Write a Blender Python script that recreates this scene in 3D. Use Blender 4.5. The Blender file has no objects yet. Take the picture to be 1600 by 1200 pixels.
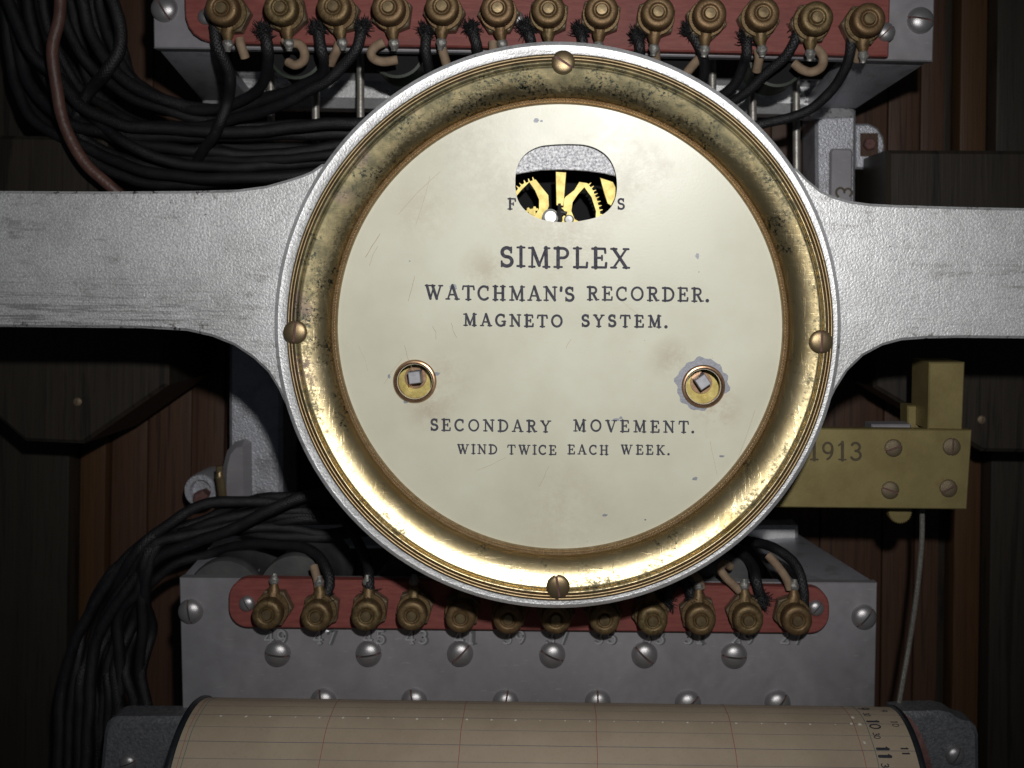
import bpy, bmesh, math, random
from mathutils import Vector, Matrix, geometry, noise
random.seed(7)
PI = math.pi
SC = bpy.context.scene
COL = SC.collection
# ------------------------------------------------------------------ camera, world, light
F = 1600.0                  # focal length in photograph pixels
D = 0.400                   # camera to dial face, metres
VX, VY = 875.0, 430.0       # where the axis of the lens meets the picture
ROLL = math.radians(0.8)
C4 = Matrix.Rotation(PI/2, 4, 'X')   # picture frame (x right, y up, z to viewer) -> world (z up)
cam_d = bpy.data.cameras.new('camera'); cam = bpy.data.objects.new('camera', cam_d); COL.objects.link(cam)
cam_d.sensor_width = 36; cam_d.lens = 36; cam_d.sensor_fit = 'HORIZONTAL'
cam_d.shift_x = (800-VX)/1600; cam_d.shift_y = (VY-600)/1600
cam_d.clip_start = 0.01; cam_d.clip_end = 20
cam_d.dof.use_dof = True; cam_d.dof.focus_distance = 0.405; cam_d.dof.aperture_fstop = 15
cam.matrix_world = C4 @ Matrix.Translation((0,0,D)) @ Matrix.Rotation(ROLL, 4, 'Z')
SC.camera = cam
w = bpy.data.worlds.new('World'); SC.world = w; w.use_nodes = True
w.node_tree.nodes['Background'].inputs[0].default_value = (0.75,0.85,1.0,1)
w.node_tree.nodes['Background'].inputs[1].default_value = 0.022
ld = bpy.data.lights.new('camera_flash', 'SPOT'); lo = bpy.data.objects.new('camera_flash', ld); COL.objects.link(lo)
ld.energy = 5.6; ld.color = (1.0,0.985,0.955); ld.shadow_soft_size = 0.006
ld.spot_size = math.radians(88); ld.spot_blend = 1.0
FL = Vector((0.024, 0.063, D+0.01)); FT = Vector((0.0, 0.020, 0.0))
zq = (FL-FT).normalized()
lo.matrix_world = C4 @ Matrix.Translation(FL) @ zq.to_track_quat('Z','Y').to_matrix().to_4x4()
SC.view_settings.view_transform = 'Standard'; SC.view_settings.look = 'None'
SC.view_settings.exposure = 0; SC.view_settings.gamma = 1

def P(px, py, z=0.0):
    d = D - z
    a, b = (px-VX)/F*d, (VY-py)/F*d
    c, s = math.cos(ROLL), math.sin(ROLL)
    return Vector((a*c-b*s, a*s+b*c, z))
def pxl(n, z=0.0): return n/F*(D-z)

# ------------------------------------------------------------------ materials
class NT:
    def __init__(s, name):
        s.m = bpy.data.materials.new(name); s.m.use_nodes = True
        s.n = s.m.node_tree.nodes; s.l = s.m.node_tree.links
        s.b = s.n['Principled BSDF']
        s.tc = s.n.new('ShaderNodeTexCoord'); s.co = s.tc.outputs['Object']
        s.h = None
    def put(s, sock, v):
        if isinstance(v, bpy.types.NodeSocket): s.l.new(v, sock)
        elif isinstance(v, (tuple, list)) and len(v) == 3 and sock.type == 'RGBA': sock.default_value = (*v, 1)
        else: sock.default_value = v
    def shift_random(s):
        oi = s.n.new('ShaderNodeObjectInfo')
        va = s.n.new('ShaderNodeVectorMath'); va.operation = 'ADD'
        cb = s.n.new('ShaderNodeCombineXYZ')
        for i in range(3): s.l.new(oi.outputs['Random'], cb.inputs[i])
        s.l.new(s.co, va.inputs[0]); s.l.new(cb.outputs[0], va.inputs[1]); s.co = va.outputs[0]; s.rnd = oi.outputs['Random']
    def map(s, scale=(1,1,1), loc=(0,0,0), rot=(0,0,0)):
        mp = s.n.new('ShaderNodeMapping'); s.l.new(s.co, mp.inputs[0])
        mp.inputs['Location'].default_value = loc; mp.inputs['Scale'].default_value = scale; mp.inputs['Rotation'].default_value = rot
        return mp.outputs[0]
    def noise(s, scale, detail=4, rough=.55, co=None, dist=0):
        t = s.n.new('ShaderNodeTexNoise'); s.l.new(co or s.co, t.inputs['Vector'])
        t.inputs['Scale'].default_value = scale; t.inputs['Detail'].default_value = detail
        t.inputs['Roughness'].default_value = rough; t.inputs['Distortion'].default_value = dist
        return t.outputs['Fac']
    def voro(s, scale, co=None, feature='F1'):
        t = s.n.new('ShaderNodeTexVoronoi'); s.l.new(co or s.co, t.inputs['Vector']); t.feature = feature
        t.inputs['Scale'].default_value = scale
        return t.outputs['Distance']
    def ramp(s, f, a, b, lo=0.0, hi=1.0):
        r = s.n.new('ShaderNodeMapRange'); s.l.new(f, r.inputs[0])
        for i, v in zip((1,2,3,4), (a,b,lo,hi)): r.inputs[i].default_value = v
        return r.outputs[0]
    def math(s, op, a, b=0.0, c=0.0):
        r = s.n.new('ShaderNodeMath'); r.operation = op
        for i, v in enumerate((a,b,c)): s.put(r.inputs[i], v)
        return r.outputs[0]
    def mix(s, f, a, b):
        r = s.n.new('ShaderNodeMix'); r.data_type = 'RGBA'
        s.put(r.inputs[0], f); s.put(r.inputs[6], a); s.put(r.inputs[7], b)
        return r.outputs[2]
    def sep(s, co=None):
        r = s.n.new('ShaderNodeSeparateXYZ'); s.l.new(co or s.co, r.inputs[0]); return r.outputs
    def spot(s, x, y, r0, r1):      # 1 inside a blot at (x,y), fading out
        vm = s.n.new('ShaderNodeVectorMath'); vm.operation = 'DISTANCE'
        m = s.map((1,1,0)); s.l.new(m, vm.inputs[0]); vm.inputs[1].default_value = (x,y,0)
        return s.ramp(vm.outputs['Value'], r0, r1, 1, 0)
    def bump(s, h, strength, dist):
        b = s.n.new('ShaderNodeBump'); b.inputs['Strength'].default_value = strength; b.inputs['Distance'].default_value = dist
        s.put(b.inputs['Height'], h)
        if s.h: s.l.new(s.h, b.inputs['Normal'])
        s.h = b.outputs[0]; s.l.new(s.h, s.b.inputs['Normal'])
    def out(s, col, metal=0.0, rough=.5, spec=.5):
        s.put(s.b.inputs['Base Color'], col); s.put(s.b.inputs['Metallic'], metal); s.put(s.b.inputs['Roughness'], rough)
        s.put(s.b.inputs['Specular IOR Level'], spec); return s.m

def m_silver():
    t = NT('silver_paint_casting')
    n1 = t.noise(1150, 3, .6); n2 = t.noise(60, 5, .65)
    st = t.noise(1, 5, .6, co=t.map((40,330,300), rot=(0,0,.05)))
    dirt_shade = t.math('MULTIPLY', t.ramp(n2, .50, .62), t.ramp(st, .50, .60)); dirt_shade = t.math('MAXIMUM', dirt_shade, t.math('MULTIPLY', t.ramp(t.noise(14,5,.7), .52, .70), .55))
    col = t.mix(t.ramp(n1, .3, .7), (.58,.585,.60), (.80,.805,.82)); col = t.mix(t.ramp(t.noise(18, 6, .7), .48, .66, 0, .45), col, (.36,.36,.36)); Y = t.sep()
    edge = t.ramp(t.math('ABSOLUTE', t.math('SUBTRACT', Y[1], .0235)), .0222, .0262)
    edge = t.math('MULTIPLY', edge, t.ramp(t.math('ABSOLUTE', Y[0]), .125, .135))
    sm = t.math('MULTIPLY', t.ramp(t.noise(1, 5, .75, co=t.map((35,900,300), rot=(0,0,.12))), .50, .60), t.math('MULTIPLY', t.ramp(Y[1], .020, .004), t.ramp(Y[0], -.11, -.15)))
    col = t.mix(t.math('MULTIPLY', sm, .6), col, (.13,.13,.135))
    chp = t.math('MAXIMUM', t.ramp(t.noise(230, 4, .7), .68, .72), t.math('MULTIPLY', edge, t.ramp(t.noise(300, 4, .7), .56, .64))); col = t.mix(chp, col, (.10,.08,.07))
    col = t.mix(t.math('MULTIPLY', dirt_shade, .42), col, (.16,.15,.14))
    t.bump(n1, .42, .0005); t.bump(t.noise(260, 3, .5), .07, .0011); t.bump(t.noise(22, 3, .5), .15, .006)
    return t.out(col, .5, t.ramp(n1, .3, .7, .36, .52))
def m_silver_dull():
    t = NT('old_silver_paint')
    n1 = t.noise(900, 3); n2 = t.noise(90, 5)
    col = t.mix(n1, (.36,.37,.41), (.58,.59,.64)); col = t.mix(t.ramp(n2, .5, .75, 0, .6), col, (.15,.14,.14))
    t.bump(n1, .5, .0008)
    return t.out(col, .5, .42)
def m_plate():
    t = NT('grey_zinc_plate')
    n = t.noise(35, 5, .6); g = t.noise(1500, 2); s = t.noise(1, 5, .7, co=t.map((25,260,100), rot=(0,0,.4)))
    col = t.mix(t.ramp(n, .35, .7), (.255,.245,.265), (.335,.325,.345))
    col = t.mix(t.ramp(s, .60, .72, 0, .4), col, (.34,.33,.32))
    sp = t.ramp(t.voro(260), .05, .0, 0, .6)
    col = t.mix(sp, col, (.08,.07,.07)); col = t.mix(t.math('MULTIPLY', t.ramp(t.noise(9,5,.75), .50, .68), .55), col, (.13,.125,.13)); col = t.mix(t.ramp(t.noise(1, 3, .5, co=t.map((160,700,100), rot=(0,0,-.5))), .66, .70, 0, .35), col, (.42,.41,.41))
    t.bump(g, .12, .0003)
    return t.out(col, .35, t.ramp(n, .3, .7, .45, .58))
def m_red():
    t = NT('red_fibre_board')
    g = t.noise(1, 5, .65, co=t.map((120,700,400))); n = t.noise(80, 4)
    col = t.mix(t.ramp(g, .3, .7), (.175,.042,.037), (.25,.074,.062)); col = t.mix(t.ramp(n, .5, .75, 0, .55), col, (.13,.045,.04))
    t.bump(g, .25, .0004)
    return t.out(col, 0, .55, .35)
def m_post():
    t = NT('tarnished_brass_post'); t.shift_random()
    n = t.noise(420, 5, .7); f = t.noise(1300, 3)
    col = t.mix(t.ramp(n, .38, .60), (.105,.070,.034), (.20,.145,.065)); col = t.mix(t.ramp(n, .60, .72, 0, .8), col, (.13,.075,.06))
    col = t.mix(t.math('MULTIPLY', t.rnd, .75), col, (.17,.10,.05))
    t.bump(f, .3, .0004)
    return t.out(col, .62, t.ramp(n, .3, .7, .42, .60))
def m_bar():
    t = NT('dull_brass_bar')
    n = t.noise(50, 5, .65); f = t.noise(900, 3); st = t.noise(1, 4, .6, co=t.map((30,700,300)))
    col = t.mix(t.ramp(n, .35, .7), (.215,.170,.068), (.300,.245,.105)); col = t.mix(t.ramp(n, .62, .78, 0, .7), col, (.17,.10,.05))
    col = t.mix(t.ramp(st, .55, .7, 0, .35), col, (.25,.21,.09))
    t.bump(f, .15, .0003)
    return t.out(col, .45, .50)
def m_bezel():
    t = NT('polished_brass_bezel')
    X = t.sep()
    r = t.math('SQRT', t.math('ADD', t.math('MULTIPLY', X[0], X[0]), t.math('MULTIPLY', X[1], X[1])))
    n = t.noise(55, 6, .7); f = t.noise(560, 6, .8); w2 = t.noise(9, 3, .5)
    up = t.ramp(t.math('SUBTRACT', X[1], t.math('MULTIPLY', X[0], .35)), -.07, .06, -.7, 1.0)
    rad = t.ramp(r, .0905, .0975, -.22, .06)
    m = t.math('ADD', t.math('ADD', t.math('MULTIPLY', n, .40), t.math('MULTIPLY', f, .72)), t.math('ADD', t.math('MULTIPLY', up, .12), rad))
    m = t.math('ADD', m, t.math('MULTIPLY', t.math('SUBTRACT', w2, .5), .5))
    mask = t.ramp(m, .545, .66, 0, 1)
    cov = t.ramp(r, .1015, .1025, 1, .3); mask = t.math('MULTIPLY', mask, cov)
    gold = t.mix(t.ramp(n, .35, .7), (.55,.44,.24), (.70,.59,.37))
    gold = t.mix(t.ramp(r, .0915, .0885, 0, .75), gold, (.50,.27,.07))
    gold = t.mix(t.ramp(r, .1008, .1014, 0, .8), gold, (.30,.21,.12))
    tar = t.mix(t.ramp(t.noise(130, 4), .4, .65), (.10,.098,.06), (.33,.28,.155))
    sp = t.math('MULTIPLY', t.ramp(t.noise(800, 3, .7), .50, .60), t.ramp(t.math('ADD', t.noise(75, 4, .6), t.math('MULTIPLY', up, .09)), .53, .66))
    tar = t.mix(t.ramp(t.noise(24, 3), .60, .68, 0, .6), tar, (.22,.11,.16))
    col = t.mix(t.math('MULTIPLY', mask, .85), gold, tar); sp = t.math('MULTIPLY', sp, cov); col = t.mix(sp, col, (.045,.055,.045)); q = P(1141,816,.006)-DC; pt = t.spot(q.x, q.y, .0042, .0046); col = t.mix(t.math('MULTIPLY', pt, .8), col, (.34,.27,.13))
    sc = t.noise(1, 4, .75, co=t.map((900,110,90), rot=(0,0,.6))); sc2 = t.noise(1, 4, .7, co=t.map((110,1000,90), rot=(0,0,.9)))
    t.bump(t.ramp(sc, .58, .70), .16, .0002); t.bump(t.ramp(sc2, .58, .70), .16, .0002); t.bump(t.noise(120, 3), .10, .0012)
    return t.out(col, t.ramp(mask, 0, 1, 1.0, .75), t.math('ADD', t.ramp(mask, 0, 1, .34, .56), t.ramp(r, .1008, .1014, 0, .08)))
def m_dial():
    t = NT('cream_enamel_dial')
    n = t.noise(22, 5, .6); f = t.noise(1100, 4, .7); fn = t.noise(300, 6, .8)
    col = t.mix(t.ramp(n, .3, .7), (.59,.58,.455), (.68,.67,.545))
    def blot(px, py, r0, r1, amt, c):
        nonlocal col
        p = P(px, py) - DC
        amt = min(1, amt*1.35); k = t.math('MULTIPLY', t.spot(p.x, p.y, r0, r1), t.ramp(t.math('ADD', t.math('MULTIPLY', fn, .5), t.math('MULTIPLY', t.noise(70, 5, .65), .5)), .42, .56, 0, 1))
        col = t.mix(t.math('MULTIPLY', k, amt), col, c)
    blot(1000,255,.003,.014,.6,(.42,.39,.28)); blot(745,225,.005,.028,.5,(.50,.47,.38)); blot(870,360,.004,.026,.45,(.50,.46,.34))
    blot(1030,265,.002,.007,.6,(.38,.34,.24)); blot(700,590,.002,.016,.35,(.50,.44,.33)); blot(1120,640,.002,.012,.5,(.46,.38,.27)); blot(760,420,.001,.012,.7,(.50,.46,.34)); blot(960,250,.006,.03,.6,(.44,.41,.30)); blot(800,300,.002,.022,.5,(.50,.46,.34)); blot(890,370,.002,.018,.6,(.50,.46,.34)); blot(660,330,.002,.016,.35,(.48,.40,.30)); blot(1050,560,.001,.010,.5,(.45,.38,.28)); blot(670,640,.001,.012,.5,(.45,.38,.28)); blot(880,800,.004,.03,.3,(.50,.44,.33))
    spk = t.math('MULTIPLY', t.ramp(t.voro(330), .10, .03), t.ramp(t.noise(45, 3), .58, .70))
    col = t.mix(t.math('MULTIPLY', spk, .7), col, (.25,.20,.14))
    col = t.mix(t.ramp(f, .62, .75, 0, .25), col, (.42,.38,.28))
    X = t.sep(); r2 = t.math('ADD', t.math('MULTIPLY', X[0], X[0]), t.math('MULTIPLY', X[1], X[1]))
    t.bump(t.math('MULTIPLY', r2, .47), 1.0, 1.0)      # the sheet is slightly dished
    t.bump(f, .09, .0002)
    return t.out(col, .0, t.ramp(n, .3, .7, .27, .36), .38)
def simple(name, a, b, scale, metal, rough, bs=None, bstr=.2, bd=.0005, rnd=True, spec=.5):
    t = NT(name)
    if rnd: t.shift_random()
    n = t.noise(scale, 4, .6)
    if bs: t.bump(t.noise(bs, 3), bstr, bd)
    return t.out(t.mix(t.ramp(n, .32, .68), a, b), metal, rough, spec)
def m_cloth():
    t = NT('black_braided_cloth')
    uv = t.tc.outputs['UV']
    mp = t.n.new('ShaderNodeMapping'); t.l.new(uv, mp.inputs[0]); mp.inputs['Scale'].default_value = (1,1,1)
    def wave(rot):
        ww = t.n.new('ShaderNodeTexWave'); m2 = t.n.new('ShaderNodeMapping'); t.l.new(uv, m2.inputs[0]); m2.inputs['Rotation'].default_value = (0,0,rot)
        t.l.new(m2.outputs[0], ww.inputs[0]); ww.inputs['Scale'].default_value = 2.6; ww.inputs['Distortion'].default_value = .6; return ww.outputs['Fac']
    h = t.math('MULTIPLY', wave(.8), wave(-.8))
    n = t.noise(120, 4, .6); fz = t.noise(1800, 2)
    col = t.mix(t.ramp(n, .4, .7), (.005,.005,.007), (.013,.013,.015))
    col = t.mix(t.ramp(h, .3, .9, 0, .45), col, (.024,.025,.029))
    col = t.mix(t.ramp(t.noise(420, 5, .7), .66, .74, 0, .8), col, (.11,.10,.08))
    t.bump(h, .4, .0006); t.bump(fz, .5, .0006)
    return t.out(col, 0, .5, .5)
def m_wood(name, a, b, dk, sx=120):
    t = NT(name); t.shift_random()
    g = t.noise(1, 6, .65, co=t.map((sx*2.2, 6, 60)), dist=.4); g2 = t.noise(1, 3, .6, co=t.map((sx*9, 25, 200)))
    col = t.mix(t.ramp(g, .32, .66), a, b); col = t.mix(t.ramp(g, .56, .66, 0, .85), col, dk)
    col = t.mix(t.ramp(g2, .55, .68, 0, .5), col, dk)
    t.bump(g2, .3, .0006)
    return t.out(col, 0, .5, .3)
def m_paper():
    t = NT('buff_chart_paper')
    n = t.noise(25, 5, .6); f = t.noise(900, 4)
    col = t.mix(t.ramp(n, .3, .7), (.37,.295,.215), (.48,.395,.295)); col = t.mix(t.ramp(f, .55, .75, 0, .2), col, (.24,.19,.13))
    t.bump(f, .1, .0003); t.bump(n, .15, .003)
    return t.out(col, 0, .7, .3)

DC = P(875, 510, 0)          # centre of the dial
DC.z = 0
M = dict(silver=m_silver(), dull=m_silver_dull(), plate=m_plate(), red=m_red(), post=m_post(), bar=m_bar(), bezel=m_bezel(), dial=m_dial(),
    cloth=m_cloth(), paper=m_paper(),
    wood=m_wood('dark_walnut', (.050,.025,.016), (.088,.045,.027), (.018,.011,.009)),
    trim=m_wood('chestnut_strip', (.055,.027,.012), (.085,.043,.019), (.035,.017,.010), 150),
    darkwood=m_wood('blackened_wood', (.022,.018,.014), (.034,.027,.020), (.010,.008,.007), 60),
    iron=simple('black_iron', (.020,.020,.022), (.045,.042,.040), 120, .3, .55, 700),
    steel=simple('worn_steel_screw', (.33,.32,.33), (.47,.46,.47), 300, .75, .36, 900, .2, .0002),
    slot=simple('rusty_slot', (.10,.05,.045), (.18,.09,.08), 500, .3, .7),
    brass=simple('worn_brass_screw', (.22,.16,.09), (.33,.25,.14), 300, .8, .38, 900, .15, .0002),
    bright=simple('bright_brass_movement', (.36,.28,.08), (.60,.50,.19), 260, .6, .5, 700, .12, .0002),
    arbor=simple('grey_steel_arbor', (.30,.30,.33), (.42,.42,.45), 400, .4, .45),
    ink=simple('engraved_grey_fill', (.045,.044,.060), (.10,.098,.12), 900, 0, .75, 1200, .3, .0003, True, .15),
    chip=simple('bare_grey_metal', (.23,.24,.28), (.31,.32,.36), 500, .3, .5, 1500, .3, .0002),
    scratch=simple('brown_scratch', (.36,.24,.14), (.48,.36,.24), 800, 0, .6),
    stamp=simple('stamped_mark', (.055,.042,.022), (.09,.07,.04), 800, .3, .6),
    stampg=simple('cast_figure', (.42,.42,.44), (.52,.52,.54), 800, .4, .38, 900),
    dirt_shade=simple('figure_shade', (.10,.10,.105), (.14,.14,.145), 600, .2, .6), copper=simple('bronze_ring', (.33,.20,.12), (.44,.29,.18), 500, .85, .33, 900, .1, .0002),  # the dark grey paints shadow edges under the cast figures
    sleeve=simple('tan_cotton_sleeve', (.20,.135,.085), (.30,.215,.145), 250, 0, .75, 1500, .5, .0005),
    solder=simple('grey_solder', (.17,.165,.155), (.30,.29,.27), 400, .5, .5, 500, .5, .001),
    green=simple('green_coil_wrap', (.010,.018,.010), (.018,.027,.015), 150, 0, .55, 900),
    coilg=simple('grey_coil_wrap', (.045,.046,.048), (.085,.085,.085), 60, 0, .6, 500), white=simple('polished_white_metal', (.75,.75,.74), (.9,.9,.88), 300, .5, .4), gun=simple('dark_grey_casting', (.12,.125,.14), (.22,.225,.24), 700, .4, .45, 900, .5, .0008), nut=simple('grey_brown_nut', (.13,.10,.065), (.24,.19,.12), 400, .55, .5, 900, .3), cordm=simple('grey_cord', (.12,.115,.10), (.20,.19,.17), 700, .3, .5, 1400, .5), rope=simple('browned_brass_rope', (.33,.24,.14), (.46,.36,.23), 500, .8, .42), rod=simple('grey_rod', (.30,.28,.25), (.42,.40,.37), 200, .6, .42, 800),
    redcable=simple('brown_rubber_cable', (.065,.030,.024), (.115,.055,.042), 90, 0, .5, 400, .4, .001),
    dark=simple('dark_shade', (.003,.003,.004), (.005,.005,.006), 50, 0, .9),  # near-black that paints shade into the window cavity and onto coil fronts
    rim=simple('blue_black_rim', (.010,.013,.018), (.022,.026,.032), 200, .2, .4),
    inkb=simple('black_print', (.02,.02,.03), (.04,.04,.055), 900, 0, .7), inkr=simple('red_ruling', (.30,.07,.07), (.36,.12,.11), 700, 0, .7),
    inkl=simple('blue_grey_ruling', (.16,.15,.17), (.23,.21,.21), 700, 0, .7), inkg=simple('green_ruling', (.10,.17,.16), (.16,.22,.20), 700, 0, .7),
    fleck=simple('white_perforation', (.55,.52,.45), (.62,.60,.52), 700, 0, .6))
M['regul'] = simple('mottled_grey_plate', (.24,.24,.27), (.95,.95,.98), 1100, .3, .55, 1200, .6, .0006)
sm = M['steel']

# ------------------------------------------------------------------ mesh building
class MB:
    def __init__(s): s.v = []; s.f = []; s.uv = {}
    def add(s, vs, fs):
        o = len(s.v); s.v += [Vector(a) for a in vs]; s.f += [tuple(i+o for i in f) for f in fs]
    def prism(s, pts, z0, z1, holes=(), bevel=0.0):
        """outline (x,y) list, counter-clockwise or not, raised from z0 to z1"""
        def area(q): return sum(q[i][0]*q[(i+1)%len(q)][1]-q[(i+1)%len(q)][0]*q[i][1] for i in range(len(q)))
        pts = [tuple(p[:2]) for p in pts]
        if area(pts) < 0: pts = pts[::-1]
        hs = []
        for h in holes:
            h = [tuple(p[:2]) for p in h]
            hs.append(h[::-1] if area(h) > 0 else h)
        loops = [pts] + hs
        def inset(q, d):
            out = []
            for i in range(len(q)):
                a, b, c = Vector(q[i-1]), Vector(q[i]), Vector(q[(i+1) % len(q)])
                e1 = (b-a); e2 = (c-b)
                if e1.length < 1e-9 or e2.length < 1e-9: out.append(b); continue
                n1 = Vector((-e1.y, e1.x)).normalized(); n2 = Vector((-e2.y, e2.x)).normalized()
                m = n1+n2
                m = n1 if m.length < 1e-6 else m/ max(m.length_squared/2, .3)
                out.append(b + m*d)
            return [tuple(p) for p in out]
        top = [inset(q, bevel) for q in loops] if bevel else loops
        flat = [p for q in top for p in q]
        tris = geometry.tessellate_polygon([[Vector((p[0],p[1],0)) for p in q] for q in top])
        vs = [(p[0],p[1],z1) for p in flat]; fs = []
        for t in tris:
            a,b,c = [Vector(flat[i]) for i in t]
            cr = (b-a).cross(c-a)
            fs.append(t if cr > 0 else t[::-1])
        n = len(flat)
        low = [p for q in loops for p in q]
        if bevel: vs += [(p[0],p[1],z1-bevel) for p in low]
        vs += [(p[0],p[1],z0) for p in low]
        k = 0; levels = 2 if bevel else 1
        for q in loops:
            L = len(q)
            for i in range(L):
                j = (i+1) % L
                for lv in range(levels):
                    fs.append((k+i+lv*n, k+i+(lv+1)*n, k+j+(lv+1)*n, k+j+lv*n))
            k += L
        ob = levels*n
        for t in tris:
            a,b,c = [Vector(flat[i]) for i in t]
            fs.append(tuple(ob+i for i in (t[::-1] if (b-a).cross(c-a) > 0 else t)))
        s.add(vs, fs)
    def lathe(s, prof, c=(0,0,0), n=32, knurl=None):
        """prof: (r,z) list; revolves about z axis through c"""
        vs = []; fs = []; c = Vector(c)
        for k, (r, z) in enumerate(prof):
            for i in range(n):
                a = 2*PI*i/n; rr = r
                if knurl and k in knurl[0]: rr = r + (knurl[1] if i % 2 else 0)
                vs.append((c.x+rr*math.cos(a), c.y+rr*math.sin(a), c.z+z))
        for k in range(len(prof)-1):
            for i in range(n):
                j = (i+1) % n
                fs.append((k*n+i, k*n+j, (k+1)*n+j, (k+1)*n+i))
        s.add(vs, fs)
    def tube(s, pts, r, n=10, cap=True, wob=0.0):
        pts = [Vector(p) for p in pts]; vs = []; fs = []
        o = len(s.v); L = 0
        up = Vector((0,0,1)); prev = None
        for i, p in enumerate(pts):
            t = (pts[min(i+1,len(pts)-1)] - pts[max(i-1,0)]).normalized()
            if prev is None:
                a = t.cross(up); a = a if a.length > .01 else t.cross(Vector((1,0,0))); a.normalize()
            else:
                a = (prev - t*prev.dot(t)).normalized()
            prev = a; b = t.cross(a)
            if i: L += (p-pts[i-1]).length
            rr = r(i/(len(pts)-1)) if callable(r) else r
            for k in range(n):
                q = 2*PI*k/n; r2 = rr*(1+wob*random.uniform(-1,1))
                vs.append(p + a*math.cos(q)*r2 + b*math.sin(q)*r2); s.uv[o+len(vs)-1] = (k/n, L)
        for i in range(len(pts)-1):
            for k in range(n):
                j = (k+1) % n
                fs.append((i*n+k, i*n+j, (i+1)*n+j, (i+1)*n+k))
        if cap:
            fs.append(tuple(range(n))[::-1]); fs.append(tuple((len(pts)-1)*n+k for k in range(n)))
        s.add(vs, fs)
    def box(s, a, b):
        x0,y0,z0 = a; x1,y1,z1 = b
        s.add([(x0,y0,z0),(x1,y0,z0),(x1,y1,z0),(x0,y1,z0),(x0,y0,z1),(x1,y0,z1),(x1,y1,z1),(x0,y1,z1)],
              [(0,3,2,1),(4,5,6,7),(0,1,5,4),(1,2,6,5),(2,3,7,6),(3,0,4,7)])
    def hexa(s, front, back):      # 4 front points, 4 back points
        s.add(list(front)+list(back), [(0,1,2,3),(7,6,5,4),(0,4,5,1),(1,5,6,2),(2,6,7,3),(3,7,4,0)])
    def build(s, name, mat, parent=None, origin=None, smooth=True, bevel=0, ang=35, local=False):
        org = Vector((0,0,0))
        if parent is not None and not local: org = Vector(parent['org']) if 'org' in parent else org
        if parent is None and origin is not None: org = Vector(origin)
        me = bpy.data.meshes.new(name); me.from_pydata([tuple(v-org) for v in s.v], [], s.f)
        if s.uv:
            ul = me.uv_layers.new(name='UVMap')
            for poly in me.polygons:
                ks = [s.uv.get(me.loops[l].vertex_index, (0,0)) for l in poly.loop_indices]
                wrap = max(k[0] for k in ks)-min(k[0] for k in ks) > .5
                for l, k in zip(poly.loop_indices, ks):
                    u = k[0] + (1 if wrap and k[0] < .5 else 0)
                    ul.data[l].uv = (u*1.8, k[1]*110)
        me.update()
        bm = bmesh.new(); bm.from_mesh(me); bmesh.ops.recalc_face_normals(bm, faces=bm.faces)
        if bevel:
            es = [e for e in bm.edges if len(e.link_faces) == 2 and e.calc_face_angle(0) > .6]
            bmesh.ops.bevel(bm, geom=es, offset=bevel, segments=2, affect='EDGES', profile=.6, clamp_overlap=True)
        bm.to_mesh(me); bm.free()
        if smooth:
            me.polygons.foreach_set('use_smooth', [True]*len(me.polygons))
            me.set_sharp_from_angle(angle=math.radians(ang))
        me.materials.append(mat)
        o = bpy.data.objects.new(name, me); COL.objects.link(o)
        if parent is None: o.matrix_world = C4 @ Matrix.Translation(org); o['org'] = tuple(org)
        else: o.parent = parent; o['org'] = tuple(org)
        return o
ALL = []
def thing(name, org, label, cat, group=None):
    o = bpy.data.objects.new(name, None); COL.objects.link(o); o.empty_display_size = .01
    o.matrix_world = C4 @ Matrix.Translation(org); o['org'] = tuple(org)
    return tag(o, label, cat, group)
def tag(o, label, cat, group=None):
    o['label'] = label; o['category'] = cat
    if group: o['group'] = group
    return o
def structure(o): o['kind'] = 'structure'; return o
def stuff(o): o['kind'] = 'stuff'; return o
def spline(pts, per=10):
    pts = [Vector(p) for p in pts]
    q = [pts[0]*2-pts[1]] + pts + [pts[-1]*2-pts[-2]]; out = []
    for i in range(1, len(q)-2):
        for k in range(per):
            t = k/per; a,b,c,d = q[i-1],q[i],q[i+1],q[i+2]
            out.append(.5*((2*b)+(c-a)*t+(2*a-5*b+4*c-d)*t*t+(3*b-a-3*c+d)*t**3))
    out.append(pts[-1]); return out
def closed(pts, per=4):
    q = [Vector(p) for p in pts]; n = len(q); out = []
    for i in range(n):
        a,b,c,d = q[i-1],q[i],q[(i+1)%n],q[(i+2)%n]
        if (c-b).length > .03: out.append(b); continue
        for k in range(per):
            t = k/per; out.append(.5*((2*b)+(c-a)*t+(2*a-5*b+4*c-d)*t*t+(3*b-a-3*c+d)*t**3))
    return out
def PP(path): return [P(*p) for p in path]
def rrect(x0, y0, x1, y1, r, n=6):
    out = []
    rs = r if isinstance(r, (list, tuple)) else [r]*4
    for (cx, cy, a, rr) in ((x1,y1,0,rs[0]),(x0,y1,PI/2,rs[1]),(x0,y0,PI,rs[2]),(x1,y0,1.5*PI,rs[3])):
        sx = 1 if cx == x1 else -1; sy = 1 if cy == y1 else -1
        for i in range(n+1):
            t = a+PI/2*i/n; out.append((cx-sx*rr+rr*math.cos(t), cy-sy*rr+rr*math.sin(t)))
    return out
def rrect_px(x0, x1, top, bot, r, z):
    q = []
    for (cx, cy, a) in ((x1,top[1][1],90),(x0,top[0][1],180),(x0,bot[0][1],270),(x1,bot[1][1],0)):
        sx = 1 if cx == x1 else -1; sy = 1 if cy > 950 else -1
        for i in range(8):
            th = math.radians({90:0,180:90,270:180,0:270}[a]+90*i/7)
            q.append((cx-sx*r+r*math.cos(th), cy-sy*r-r*math.sin(th)))
    return poly(q, z)
def circ(c, r, n=64, a0=0): return [(c[0]+r*math.cos(a0+2*PI*i/n), c[1]+r*math.sin(a0+2*PI*i/n)) for i in range(n)]
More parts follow.
